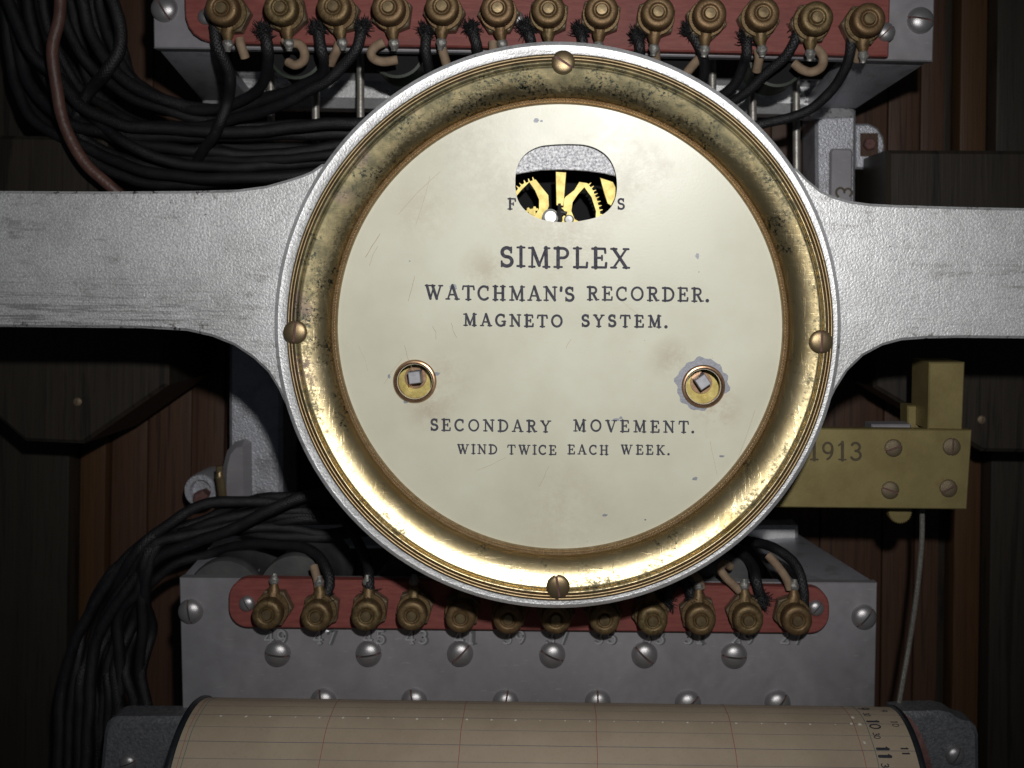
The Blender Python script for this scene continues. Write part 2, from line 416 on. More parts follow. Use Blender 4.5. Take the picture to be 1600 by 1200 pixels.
def poly(px, z): return [tuple(P(a,b,z)[:2]) for a,b in px]

# ---- screw heads: domed, with a real slot (two half domes over a floor)
def screw_mesh(name, mat, h=.42, sw=.085, flat=False):
    bm = bmesh.new(); N = 40
    prof = [(math.cos(t), math.sin(t)) for t in [PI/2*k/9 for k in range(10)]]
    prof = [(1.0, -.12)] + [(r, z*h) for r, z in prof]
    rings = []
    for r, z in prof[:-1]: rings.append([bm.verts.new((r*math.cos(2*PI*i/N), r*math.sin(2*PI*i/N), z)) for i in range(N)])
    topv = bm.verts.new((0,0,h)); bot = bm.verts.new((0,0,-.12))
    for a, b in zip(rings, rings[1:]):
        for i in range(N): bm.faces.new((a[i], a[(i+1)%N], b[(i+1)%N], b[i]))
    for i in range(N): bm.faces.new((rings[-1][i], rings[-1][(i+1)%N], topv)); bm.faces.new((rings[0][(i+1)%N], rings[0][i], bot))
    parts = []
    for sgn in (1,-1):
        b2 = bm.copy()
        g = b2.verts[:]+b2.edges[:]+b2.faces[:]
        r = bmesh.ops.bisect_plane(b2, geom=g, plane_co=(0,sgn*sw,0), plane_no=(0,sgn,0), clear_inner=True, clear_outer=False)
        ed = [e for e in r['geom_cut'] if isinstance(e, bmesh.types.BMEdge)]
        f = bmesh.ops.edgeloop_fill(b2, edges=ed)
        me = bpy.data.meshes.new('t'); b2.to_mesh(me); b2.free(); parts.append(me)
    out = bmesh.new()
    for me in parts: out.from_mesh(me); bpy.data.meshes.remove(me)
    k = len(out.faces)
    fl = [out.verts.new((.985*math.cos(2*PI*i/N), .985*math.sin(2*PI*i/N), h*.45 if abs(math.sin(2*PI*i/N)) < .5 else 0)) for i in range(N)]
    # slot floor: a strip at half height
    q = [out.verts.new(v) for v in ((-.93,-sw*1.02,.0),(.93,-sw*1.02,.0),(.93,sw*1.02,.0),(-.93,sw*1.02,.0),(-.8,-sw*1.02,h*.42),(.8,-sw*1.02,h*.42),(.8,sw*1.02,h*.42),(-.8,sw*1.02,h*.42))]
    for v in fl: out.verts.remove(v)
    fs = [out.faces.new([q[i] for i in ff]) for ff in ((4,5,6,7),(0,4,7,3),(1,2,6,5))]
    for ff in fs: ff.material_index = 1
    bmesh.ops.recalc_face_normals(out, faces=out.faces[:])
    me = bpy.data.meshes.new(name); out.to_mesh(me); out.free(); bm.free()
    me.polygons.foreach_set('use_smooth', [True]*len(me.polygons)); me.set_sharp_from_angle(angle=math.radians(40))
    me.materials.append(mat); me.materials.append(M['slot']); return me
SCR = dict(steel=screw_mesh('screw', M['steel'], .62, .07), brass=screw_mesh('brass_screw', M['brass'], .30, .10), barb=screw_mesh('bar_screw', M['nut'], .35, .10))
def screw(kind, px, py, z, rpx, ang, parent, tilt=(0,0)):
    o = bpy.data.objects.new('screw', SCR[kind]); COL.objects.link(o)
    p = P(px, py, z); org = Vector(parent['org'])
    r = pxl(rpx, z); o.parent = parent; o.location = p - org; o.rotation_euler = (tilt[0], tilt[1], math.radians(ang)); o.scale = (r,r,r)
    return o

# ---- stroke lettering: serif capitals and figures drawn as pen strokes
def arc(cx, cy, rx, ry, a0, a1, n=12):
    return [(cx+rx*math.cos(math.radians(a0+(a1-a0)*i/n)), cy+ry*math.sin(math.radians(a0+(a1-a0)*i/n))) for i in range(n+1)]
T_, t_ = 1.0, .62
def S(x, y, l=.13, w=.6): return ([(x-l, y), (x+l, y)], w)
G = {
 'I': (.42, [([(.21,.0),(.21,1)],T_), S(.21,.03,.17), S(.21,.97,.17)]),
 'L': (.72, [([(.2,0),(.2,1)],T_), S(.2,.97,.17), ([(.04,.03),(.64,.03)],.7), ([(.64,.03),(.66,.26)],.7)]),
 'E': (.76, [([(.2,0),(.2,1)],T_), ([(.04,.97),(.64,.97)],.7), ([(.64,.97),(.66,.77)],.7), ([(.2,.51),(.5,.51)],.65), ([(.5,.62),(.5,.40)],.6), ([(.04,.03),(.68,.03)],.7), ([(.68,.03),(.70,.25)],.7)]),
 'F': (.70, [([(.2,0),(.2,1)],T_), S(.2,.03,.17), ([(.04,.97),(.64,.97)],.7), ([(.64,.97),(.66,.76)],.7), ([(.2,.5),(.48,.5)],.65), ([(.48,.61),(.48,.39)],.6)]),
 'P': (.76, [([(.2,0),(.2,1)],T_), S(.2,.03,.18), ([(.04,.97)]+arc(.42,.73,.24,.24,90,-90)+[(.2,.49)],.85)]),
 'R': (.84, [([(.2,0),(.2,1)],T_), S(.2,.03,.17), ([(.04,.97)]+arc(.42,.74,.22,.23,90,-90)+[(.2,.51)],.85), ([(.42,.5),(.66,.04)],T_), ([(.62,.03),(.82,.05)],.6)]),
 'D': (.86, [([(.2,0),(.2,1)],T_), ([(.04,.97)]+arc(.36,.5,.42,.47,90,-90)+[(.04,.03)],.85)]),
 'H': (.90, [([(.2,0),(.2,1)],T_), ([(.70,0),(.70,1)],T_), S(.2,.03,.15), S(.2,.97,.15), S(.7,.03,.15), S(.7,.97,.15), ([(.2,.5),(.7,.5)],.65)]),
 'N': (.90, [([(.18,0),(.18,1)],t_), ([(.74,0),(.74,1)],t_), ([(.16,.97),(.74,.05)],T_), S(.16,.03,.13), S(.12,.97,.12), S(.74,.97,.13)]),
 'M': (1.04, [([(.18,0),(.2,1)],t_), ([(.86,0),(.84,1)],T_), ([(.2,.97),(.52,.1)],T_), ([(.52,.1),(.84,.97)],t_), S(.17,.03,.13), S(.86,.03,.15), S(.13,.97,.10), S(.89,.97,.12)]),
 'A': (.88, [([(.14,.03),(.42,1)],t_), ([(.44,1),(.74,.03)],T_), ([(.25,.34),(.62,.34)],t_), S(.13,.03,.12), S(.75,.03,.14)]),
 'V': (.88, [([(.14,.97),(.43,.03)],T_), ([(.45,.03),(.74,.97)],t_), S(.13,.97,.14), S(.75,.97,.12)]),
 'W': (1.18, [([(.12,.97),(.36,.04)],T_), ([(.36,.04),(.6,.95)],t_), ([(.5,.97),(.78,.04)],T_), ([(.78,.04),(1.04,.97)],t_), ([(.02,.97),(.66,.97)],.55), S(1.05,.97,.12)]),
 'X': (.90, [([(.14,.97),(.74,.03)],T_), ([(.74,.97),(.14,.03)],t_), S(.15,.97,.13), S(.73,.97,.12), S(.14,.03,.12), S(.74,.03,.14)]),
 'Y': (.86, [([(.12,.97),(.42,.48)],T_), ([(.72,.97),(.42,.48)],t_), ([(.42,0),(.42,.5)],T_), S(.13,.97,.13), S(.72,.97,.12), S(.42,.03,.15)]),
 'K': (.90, [([(.2,0),(.2,1)],T_), ([(.7,.97),(.22,.42)],t_), ([(.36,.56),(.72,.04)],T_), S(.2,.03,.15), S(.2,.97,.15), S(.7,.97,.12), S(.74,.03,.13)]),
 'T': (.84, [([(.42,0),(.42,.97)],T_), S(.42,.03,.16), ([(.08,.97),(.76,.97)],.7), ([(.08,.98),(.04,.74)],.65), ([(.76,.98),(.80,.74)],.65)]),
 'O': (.92, [(arc(.46,.5,.38,.47,0,360,28),.85)]),
 'C': (.82, [(arc(.46,.5,.37,.47,48,312,22),.9), ([(.70,.86),(.71,.70)],.6), ([(.71,.98),(.71,.72)],.5)]),
 'G': (.90, [(arc(.46,.5,.37,.47,48,325,22),.9), ([(.71,.98),(.71,.72)],.5), ([(.74,.40),(.74,.1)],T_), ([(.56,.41),(.84,.41)],.6)]),
 'S': (.68, [(arc(.33,.735,.22,.225,35,270,14)+arc(.33,.275,.25,.235,90,-145,14)[1:],T_), ([(.54,.98),(.54,.72)],.55), ([(.09,.02),(.09,.28)],.55)]),
 '.': (.30, [([(.12,.06),(.13,.07)],1.35)]),
 "'": (.26, [([(.13,.97),(.11,.74)],1.1)]),
 ' ': (.5, []),
 '1': (.50, [([(.27,0),(.27,1)],T_), S(.27,.03,.18), ([(.27,.98),(.08,.82)],.6)]),
 '|': (.50, [([(.27,0),(.27,1)],1.25), ([(.27,.98),(.12,.86)],.7)]),
 '0': (.66, [(arc(.33,.5,.26,.47,0,360,24),.8)]),
 '2': (.66, [(arc(.32,.72,.24,.25,160,-35,12)+[(.08,.06)],.85), ([(.06,.05),(.6,.05)],.9), ([(.6,.05),(.62,.2)],.6)]),
 '3': (.66, [(arc(.31,.745,.22,.225,150,-90,12),.85), (arc(.31,.28,.26,.25,90,-150,12),.85)]),
 '4': (.70, [([(.46,0),(.46,1)],T_), ([(.46,1),(.04,.3)],.6), ([(.04,.3),(.66,.3)],.7), S(.46,.03,.14)]),
 '5': (.66, [([(.56,.95),(.18,.95),(.14,.52)],.75), (arc(.31,.31,.26,.28,125,-150,14),.85)]),
 '7': (.64, [([(.06,.78),(.06,.95),(.6,.95),(.28,0)],.85)]),
 '8': (.66, [(arc(.32,.75,.2,.22,0,360,20),.8), (arc(.32,.27,.25,.25,0,360,20),.8)]),
 '9': (.66, [(arc(.32,.68,.24,.29,0,360,20),.8), (arc(.2,.62,.37,.58,5,-75,10),.8)]),
}
ZC = [0]; TW = [1.0]
def stroke(mb, pts, wd, fmap, dz=6e-6):
    """flat round-ended ribbon through 2-D points; fmap(x,y,h)->3-D"""
    pts = [Vector(p) for p in pts]; ZC[0] = (ZC[0]+1) % 11; h = ZC[0]*dz; hw = wd/2
    vs = []; fs = []; L = []; R = []; n = len(pts)
    for i, p in enumerate(pts):
        a = pts[max(i-1,0)]; b = pts[min(i+1,n-1)]
        d = (b-a); d = d.normalized() if d.length > 1e-9 else Vector((1,0))
        k = 1.0
        if 0 < i < n-1:
            e = (p-a).normalized(); k = min(1/max(abs(e.dot(d)), .5), 1.6)
        nn = Vector((-d.y, d.x))*hw*k
        L.append(p+nn); R.append(p-nn)
    d0 = (pts[1]-pts[0]).normalized(); d1 = (pts[-1]-pts[-2]).normalized()
    a1 = math.atan2(d1.y, d1.x); a0 = math.atan2(d0.y, d0.x)
    cap1 = [pts[-1]+Vector((math.cos(a1-PI/2+PI*k/6), math.sin(a1-PI/2+PI*k/6)))*hw for k in range(1,6)]
    cap0 = [pts[0]+Vector((math.cos(a0+PI/2+PI*k/6), math.sin(a0+PI/2+PI*k/6)))*hw for k in range(1,6)]
    allp = L+R+cap1+cap0
    for i in range(n-1): fs.append((n+i, n+i+1, i+1, i))
    b = 2*n
    if n < 5 or (pts[0]-pts[-1]).length > wd*.2: fs.append((n+n-1,)+tuple(b+k for k in range(5))+(n-1,)); fs.append((0,)+tuple(b+5+k for k in range(5))+(n,))
    mb.add([fmap(p.x, p.y, h) for p in allp], fs)
def text(mb, s, x0, y0, x1, cap, fmap, wd=.15, wob=.012):
    tot = sum(G[c][0] for c in s); k = (x1-x0)/tot; x = x0     # k = horizontal scale incl. spacing
    for c in s:
        wdt, st = G[c]
        gs = min(k*.97, cap*1.06); off = (k*wdt - gs*wdt)/2
        jx, jy = random.uniform(-wob,wob)*cap, random.uniform(-wob,wob)*cap
        for pts, w_ in st:
            if len(pts) == 2 and w_ >= 1: # subdivide long stems
                a, b = pts; pts = [a, ((a[0]+b[0])/2, (a[1]+b[1])/2), b]
            stroke(mb, [(x+off+p[0]*gs+jx, y0+p[1]*cap+jy) for p in pts], wd*TW[0]*cap*w_*random.uniform(.94,1.08), fmap)
        x += k*wdt
def label_px(mb, s, px0, px1, pyb, pcap, z, wd=.15, slope=0.0, **kw):
    """text between photograph columns px0..px1, baseline row pyb (at its middle)"""
    def fm(x, y, h): return P(x, -y, z) + Vector((0,0,h))
    sl = math.tan(ROLL)
    mid = (px0+px1)/2
    def fm(x, y, h):
        q = P(x, -y + (x-mid)*sl, z); q.z = z+h; return q
    text(mb, s, px0, -pyb, px1, pcap, fm, wd, **kw)

# ================================================================== THE BACK OF THE CASE
ZB = -0.200
bd = structure(bpy.data.objects.new('backboard', None)); COL.objects.link(bd)
bd.matrix_world = C4 @ Matrix.Translation((0,0,ZB)); bd['org'] = (0,0,ZB)
edges = [175, 232, 300, 352, 470, 560, 700, 830, 960, 1080, 1200, 1285, 1382, 1432, 1470]
for i, (a, b) in enumerate(zip(edges, edges[1:])):
    m = MB(); x0 = P(a, 600, ZB).x+.0003; x1 = P(b, 600, ZB).x-.0003; dz = random.uniform(-.0008,.0008)
    m.box((x0,-.34,ZB-.012), (x1,.30,ZB+dz)); m.build('plank', M['wood'], bd, bevel=.0008)
for a, b, k in ((134,175,'trim'), (1488,1530,'trim'), (1470,1488,'darkwood')):
    m = MB(); m.box((P(a,600,ZB).x,-.34,ZB-.012), (P(b,600,ZB).x-.0004,.30,ZB+(.006 if k=='trim' else -.006))); m.build('moulding', M[k], bd, bevel=.0015)
for a, b in ((-250,134),(1530,1900)):
    m = MB(); m.box((P(a,600,ZB).x,-.34,ZB-.012), (P(b,600,ZB).x-.0004,.30,ZB+.018)); m.build('frame_board', M['darkwood'], bd, bevel=.002)

# wooden mounting blocks under the arms
def block(px, z0, z1, label, scr=None, mat='darkwood'):
    c = P(sum(p[0] for p in px)/len(px), sum(p[1] for p in px)/len(px), z0)
    t = thing('mounting_block', c, label, 'wooden block', 'dark wooden blocks behind the arms')
    m = MB(); m.prism(poly(px, z1), z0, z1, bevel=.002); m.build('body', M[mat], t)
    if scr: screw('barb', scr[0], scr[1], z1+.0003, scr[2], 80, t)
block([(-160,208),(165,214),(170,330),(-160,330)], ZB+.02, -.115, 'dark stained wooden block behind the top of the left arm, upper left')
block([(-160,440),(262,440),(262,602),(130,694),(38,690),(-160,520)], ZB+.02, -.115, 'dark wooden block with clipped corners hanging below the left arm', (121,628,7))
block([(1386,234),(1780,236),(1780,335),(1386,335)], ZB+.02, -.125, 'dark wooden block showing above the right arm against the case back')
block([(1352,470),(1780,470),(1780,560),(1660,708),(1535,706),(1366,606)], ZB+.02, -.13, 'dark wooden block with clipped corners below the right arm, behind the brass upright', (1534,656,7))

# ================================================================== DIAL HOUSING
zr = .0075
H = thing('dial_housing', DC, 'round silver housing with two wide arms holding the cream engraved dial in a brass bezel', 'clock movement')
def pr(n, z): return pxl(n, z)
# arms: one casting, outline traced then given its thickness
za = .0045
def ringpt(ang, r=432): return (875+r*math.cos(math.radians(ang)), 510-r*math.sin(math.radians(ang)))
RO = 437
left = [(-260,296),(0,298),(150,299),(300,298),(370,296),(415,290),(450,280),(472,273),(486,267),(502,256)]
leftb = [(460,655),(446,634),(434,608),(418,582),(395,560),(365,540),(330,526),(290,517),(220,513),(100,512),(0,511),(-260,510)]
inner = 396
ptsL = left + [ringpt(a, inner) for a in range(140, 211, 5)] + leftb
m = MB(); m.prism(poly(ptsL, za), za-.009, za, bevel=.0011); m.build('arm', M['silver'], H)
right = [(1862,330),(1600,325),(1500,323),(1400,320),(1360,318),(1330,314),(1302,306),(1283,297),(1262,280),(1245,262)]
rightb = [(1270,680),(1292,640),(1306,610),(1325,580),(1350,556),(1380,540),(1410,532),(1450,529),(1500,528),(1600,529),(1862,531)]
ptsR = right + [ringpt(a, inner) for a in range(36, -29, -5)] + rightb
m = MB(); m.prism(poly(ptsR, za), za-.009, za, bevel=.0011); m.build('arm', M['silver'], H)
# silver rim and drum behind
m = MB()
R = lambda px, z: pr(px, z)
m.lathe([(R(408,.006),-.050),(R(408,.006),-.012),(R(436,.004),-.010),(R(440,.003),.0000),(R(440,.003),.0052),(R(439,.006),.0062),(R(436.5,.006),.0066),(R(427,.0068),.0062),(R(420,.007),.0066),(R(415,.007),.0040),(R(400,.0),-.002)], DC+Vector((-.0009,.0009,0)), 160)
m.build('rim', M['silver'], H)
m = MB(); m.lathe([(R(395,0),-.004),(R(395,0),-.049),(.0002,-.049)], DC, 96); m.build('drum', M['iron'], H)
# brass bezel
prof = [(R(428,.0062),.0060)]
for rc, hw_, zb_, hh in ((424.6,2.6,.0074,.0009),(419.4,2.2,.0080,.0007),(413.4,3.4,.0081,.0013)):
    for k in range(9):
        t_a = PI*k/8; prof.append((R(rc,.008)+pxl(hw_,.008)*math.cos(t_a), zb_+hh*math.sin(t_a)))
prof += [(R(409.2,.0084),.0086),(R(408.2,.0084),.0086)]
r_o = R(407.5,.0083); r_i = R(357,.0012)
N = 16
for k in range(N+1):
    u = k/N; r = r_o+(r_i-r_o)*u
    prof.append((r, .0083 - (.0036*u + .0030*u**3.0)))
prof += [(R(356.2,.0010),.0016),(R(355.5,.001),.0010)]
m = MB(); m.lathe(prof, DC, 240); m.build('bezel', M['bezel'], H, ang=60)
# inner rope ring of tiny beads
bead = MB(); bead.lathe([(R(357,.001),.0004),(R(356,.001),.0016),(R(354.4,.001),.0013),(R(353.6,.001),.0007),(R(352.6,.001),.0006),(R(351.6,.001),.0014),(R(350,.001),.0016),(R(348.4,.001),.0013),(R(347.8,.001),.0001)], DC, 200)
bo = bead.build('bead_ring', M['rope'], H, ang=60)
m = MB(); nb = 420; rb = R(353.1,.001)
for i in range(nb):
    a = 2*PI*i/nb; c = DC+Vector((rb*math.cos(a), rb*math.sin(a), .0010)); s_ = .00046
    e1 = Vector((math.cos(a),math.sin(a),0))*s_*.95; e2 = Vector((-math.sin(a),math.cos(a),0))*s_; e3 = Vector((0,0,s_*1.25))
    m.add([c+e1,c+e2,c-e1,c-e2,c+e3,c+(e1+e2)*.6+e3*.55,c+(e2-e1)*.6+e3*.55,c+(-e1-e2)*.6+e3*.55,c+(e1-e2)*.6+e3*.55],
          [(0,5,8),(0,1,5),(1,6,5),(1,2,6),(2,7,6),(2,3,7),(3,8,7),(3,0,8),(4,5,6),(4,6,7),(4,7,8),(4,8,5)])
stuff(m.build('milling', M['rope'], H))
# bezel screws
for px, py, ang in ((880,97,-32),(461,519,84),(1283,534,88),(872,917,-80)): screw('brass', px, py, .0092, 18.5, ang, H)
# dial plate with its openings
win = [(805,292),(806,270),(812,252),(824,238),(842,229),(862,226),(885,225),(912,226),(932,232),(948,243),(958,258),(963,276),(964,296),(960,314),(951,328),(936,338),(914,344),(890,347),(862,346),(838,340),(820,328),(809,312)]
wc = [tuple(v[:2]) for v in spline([P(a,b,0) for a,b in win+[win[0]]], 4)[:-1]]
hl = P(648,596,0); hr = P(1099,604,0)
m = MB(); m.prism(circ(DC, R(350,0), 128), -.0012, 0, holes=[wc, circ(hl, R(27,0), 32), circ(hr, R(27,0), 32)])
dial = m.build('dial_plate', M['dial'], H, smooth=False)
# engraved lettering
L = MB(); z0 = .00004; TW[0] = 1.07
label_px(L, 'SIMPLEX', 779, 987, 418, 31, z0, .165)
label_px(L, "WATCHMAN'S", 661, 900, 469, 22, z0, .18); label_px(L, 'RECORDER.', 915, 1110, 470, 21, z0, .175)
label_px(L, 'MAGNETO', 721, 882, 510, 18.5, z0, .20); label_px(L, 'SYSTEM.', 906, 1045, 511, 18.5, z0, .20)
label_px(L, 'SECONDARY', 670, 864, 674, 18, z0, .18); label_px(L, 'MOVEMENT.', 892, 1087, 675, 18, z0, .18)
label_px(L, 'WIND', 712, 779, 709, 14.5, z0, .185); label_px(L, 'TWICE', 791, 871, 710, 14.5, z0, .185); label_px(L, 'EACH', 885, 953, 710, 14.5, z0, .185); label_px(L, 'WEEK.', 967, 1048, 710, 14.5, z0, .185)
label_px(L, 'F', 793, 806, 327, 17, z0, .19); label_px(L, 'S', 964, 977, 327, 17, z0, .19)
stuff(L.build('lettering', M['ink'], H, smooth=False)); TW[0] = 1.0
def blob(mb, px, py, rx, ry, z=.00003, n=18, rough=.3, seed=0):
    pts = []
    for i in range(n):
        a = 2*PI*i/n; k = 1+rough*noise.noise(Vector((math.cos(a)*1.6+seed, math.sin(a)*1.6, seed*3.1)))*2
        q = P(px+rx*k*math.cos(a), py+ry*k*math.sin(a), z); pts.append(q)
    mb.add(pts, [tuple(range(n))[::-1]])
ch = MB()
for k, (x,y,a,b) in enumerate(((1090,400,3.2,4),(708,449,6,4.2),(1086,748,4.5,2.6),(945,805,4,2.2),(1128,713,4.2,1.8),(838,188,5,3.5),(846,189,2,1.6),(962,656,6,2.4),(970,653,3,2),(1008,812,1.6,1.4),(608,588,2.6,3),(683,584,4,3),(634,628,4,2.5),(1092,425,1.2,1.2),(640,408,1.5,1.2))): blob(ch, x, y, a, b, seed=k*1.7)
# ragged bare patch round the right winding hole
pts = []; n = 60
for i in range(n):
    a = 2*PI*i/n
    base = 39 + 3.2*abs(math.sin(a*7+.4)) + 5*noise.noise(Vector((math.cos(a)*3, math.sin(a)*3, 4.2)))
    if 15 < math.degrees(a) < 85: base -= 9*math.sin((math.degrees(a)-15)/70*PI)
    pts.append((1099-2+base*math.cos(a), 603-2+base*math.sin(a)))
ch.prism(poly(pts, .00001), -.0002, .00002, holes=[circ(hr, R(28.5,0), 32)])
stuff(ch.build('paint_chips', M['chip'], H, smooth=False))
sc = MB()
def scratch(a, b, wpx=.7, bow=3):
    wpx *= .62
    mx, my = (a[0]+b[0])/2+random.uniform(-bow,bow), (a[1]+b[1])/2+random.uniform(-bow,bow)
    pts = [a, ((a[0]+mx)/2+random.uniform(-1,1),(a[1]+my)/2), (mx,my), ((b[0]+mx)/2,(b[1]+my)/2+random.uniform(-1,1)), b]
    stroke(sc, [(p[0],-p[1]) for p in pts], wpx, lambda x,y,h: P(x,-y,.00002)+Vector((0,0,h)))
for a,b,w_ in (((688,268),(622,335),.7),((672,275),(650,350),.6),((594,365),(571,402),1.3),((590,385),(577,415),.8),((648,432),(638,470),1.0),((632,540),(646,580),.9),((676,510),(681,530),.9),((705,505),(714,528),.9),((1140,745),(1180,640),.6),((858,728),(842,760),.7),((745,735),(790,715),.5),((885,545),(892,530),.6),((600,600),(628,560),.5),((960,460),(1010,500),.4),((1110,690),(1120,740),.5),((560,540),(575,580),.4)): scratch(a,b,w_)
stuff(sc.build('scratches', M['scratch'], H, smooth=False))
# winding holes
for (hc, hx, hy, rot, side) in ((hl,648,596,8,1),(hr,1099,604,35,-1)):
    m = MB(); m.lathe([(R(27.6,0),-.004),(R(27.6,0),.0002),(R(28.4,0),.0009),(R(30.2,0),.0013),(R(32,0),.0012),(R(33.6,0),.0006),(R(34.2,0),.00003)], (hc.x,hc.y,0), 48)
    rg = m.build('winding_ring', M['copper'], H)
    m = MB(); m.lathe([(R(28,0),-.0045),(R(28,0),-.0010)], (hc.x,hc.y,0), 32); m.build('hole_sleeve', M['copper'], rg)
    zz = -.0095
    m = MB(); pc = P(hx, hy, zz); m.prism(circ(pc, .0098, 40), zz-.0015, zz, bevel=.0002); pl = m.build('brass_disc', M['bright'], H)
    m = MB(); c2 = P(hx+(1 if side>0 else -3), hy-6, -.008); m.prism(circ(c2, .0044, 28), zz, zz+.0008); m.build('boss', M['copper'], pl)
    m = MB(); c = P(hx+(1 if side>0 else -2), hy-(7 if side>0 else 8), -.004)
    m.prism(circ(c, R(13.5,0), 4, math.radians(45+rot)), -.0085, -.0012, bevel=.0003)
    m.build('square_arbor', M['arbor'], H, smooth=False)
# inside the small window: silver plate, wheels, index
zi = -.012
# the movement's back plate lies deep in the drum; its black paints the cavity's shade
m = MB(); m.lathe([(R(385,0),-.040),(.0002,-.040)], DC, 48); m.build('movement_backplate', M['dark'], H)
m = MB()
arcp = [(790,215),(980,215),(985,282),(968,277),(945,271),(915,267),(880,265),(845,266),(818,270),(795,275),(785,278)]
m.prism(poly(arcp, -.004), -.0055, -.004, bevel=.0003); m.build('regulator_plate', M['regul'], H)
def wheel(cx, cy, ro, ri, teeth, z, rot, spokes, sw):
    m = MB(); c = P(cx, cy, z); pts = []
    for i in range(teeth):
        a = 2*PI*i/teeth+rot; st = 2*PI/teeth
        for fa, rr in ((-.30,ro*.93),(-.16,ro),(.16,ro),(.30,ro*.93)): pts.append((c.x+rr*math.cos(a+fa*st), c.y+rr*math.sin(a+fa*st)))
    hs = []
    for k in range(spokes):
        a0 = rot+2*PI*k/spokes; a1 = a0+2*PI/spokes; h = []
        da = sw/ri; nn = 9
        for i in range(nn): t = a0+da+(a1-a0-2*da)*i/(nn-1); h.append((c.x+ri*math.cos(t), c.y+ri*math.sin(t)))
        am = (a0+a1)/2; r2 = sw*1.9
        for i in range(3):
            t = am + (1-i)*.35; h.append((c.x+r2*math.cos(t), c.y+r2*math.sin(t)))
        hs.append(h)
    m.prism(pts, z-.0012, z, holes=hs, bevel=.00015)
    return m.build('toothed_wheel', M['bright'], H)
def traced_wheel(out, hole, c, z, edge):
    m = MB(); pts = []
    for k, (a, b) in enumerate(zip(out, out[1:]+out[:1])):
        pts.append(a)
        if edge[0] <= k < edge[1]:
            L_ = math.hypot(b[0]-a[0], b[1]-a[1]); nt = max(1, round(L_/6.5))
            nx, ny = (b[1]-a[1])/L_, -(b[0]-a[0])/L_
            for q in range(nt):
                for f_, hgt in ((.25,0),(.40,5),(.60,5),(.75,0)):
                    t = (q+f_)/nt; pts.append((a[0]+(b[0]-a[0])*t+nx*hgt, a[1]+(b[1]-a[1])*t+ny*hgt))
    m.prism(poly(pts, z), z-.0012, z, holes=[poly(hole, z)], bevel=.0001)
    m.build('toothed_wheel', M['bright'], H)
traced_wheel([(790,330),(800,309),(808,296),(817,287),(837,280),(848,294),(857,305),(858,322),(851,337),(842,350),(815,362),(796,350)], [(827,285),(836,298),(842,312),(842,326),(835,337),(822,331),(812,320),(806,308),(814,298)], 0, -.013, (0,4))
traced_wheel([(872,340),(874,318),(884,307),(897,297),(905,284),(918,286),(926,296),(933,312),(938,332),(937,352),(905,360),(880,356)], [(913,293),(903,304),(895,316),(893,330),(898,342),(912,350),(930,347),(931,330),(924,308)], 0, -.010, (5,9))
wheel(838, 366, .0115, .0095, 26, -.018, .2, 4, .0015)
m = MB(); m.prism(poly([(868,268),(885,269),(881,322),(869,321)], -.006), -.0072, -.006, bevel=.0002); m.build('index_pointer', M['bright'], H)
m = MB(); q = P(876,332,-.007); m.lathe([(.0014,-.004),(.0016,0),(.0011,.0008),(.00001,.0010)], q, 16); m.tube([P(874,318,-.0065),P(876,345,-.0065)], .0008, 8); m.tube([P(876,331,-.006),P(886,333,-.0062)], .0006, 6); m.build('regulator_pin', M['iron'], H)
m = MB()
for (x,y,r) in ((860,339,13),(889,343,8)):
    m.lathe([(R(r,0)*1.02,-.002),(R(r,0),0),(R(r*.7,0),.001),(.00001,.0013)], P(x,y,-.0095), 24)
m.build('balance_weight', M['white'], H)
m = MB(); m.prism(poly([(937,277),(958,284),(966,300),(955,322),(949,318),(943,300)], -.011), -.0125, -.011, bevel=.0002); m.build('brass_bridge', M['bright'], H)

# ================================================================== BINDING POSTS
def post_meshes():
    out = {}
    def mk(name, mb, mat, **kw):
        o = mb.build(name, mat, **kw); me = o.data; bpy.data.objects.remove(o); return me
    m = MB(); m.lathe([(.0080,0),(.0080,.0016),(.0070,.0020),(.0048,.0022),(.0048,.0200)], n=28); out['base'] = mk('stem', m, M['post'])
    m = MB(); hx = circ((0,0), .0097, 6, .3); m.prism(hx, .0018, .0082, bevel=.0006); out['nut'] = mk('hex_nut', m, M['nut'], smooth=False)
    m = MB(); m.lathe([(.0045,.0086),(.0083,.0086),(.0086,.0093),(.0083,.0101),(.0050,.0102)], n=28); out['washer'] = mk('washer', m, M['post'])
    m = MB(); m.lathe([(.0050,.0106),(.0066,.0108),(.0068,.0118),(.0062,.0124),(.0070,.0128),(.0074,.0136),(.0075,.0188),(.0073,.0200),(.0068,.0208),(.0060,.0213),(.0046,.0215),(.0040,.0213),(.0035,.0204),(.0029,.0203)], n=64, knurl=((5,6),-.00018)); out['cap'] = mk('knurled_cap', m, M['post'], ang=50)
    m = MB(); m.lathe([(.0028,.0190),(.0027,.0212),(.0023,.0218),(.00001,.0219)], n=24); out['stud'] = mk('stud', m, M['brass'])
    m = MB()
    m.tube([(0,-.004,.0078),(0,-.0095,.0078),(.0002,-.0125,.0074)], lambda t: .0042-.0024*t, 10)
    out['lug'] = mk('lug', m, M['post'])
    m = MB(); m.tube(spline([(.0001,-.0112,.0074),(.0003,-.0140,.0072),(.0002,-.0172,.0066)],5), lambda t: .0014+.0011*math.sin(PI*min(t*1.15,1)), 10, wob=.05); out['solder'] = mk('solder', m, M['solder'])
    return out
PM = post_meshes()
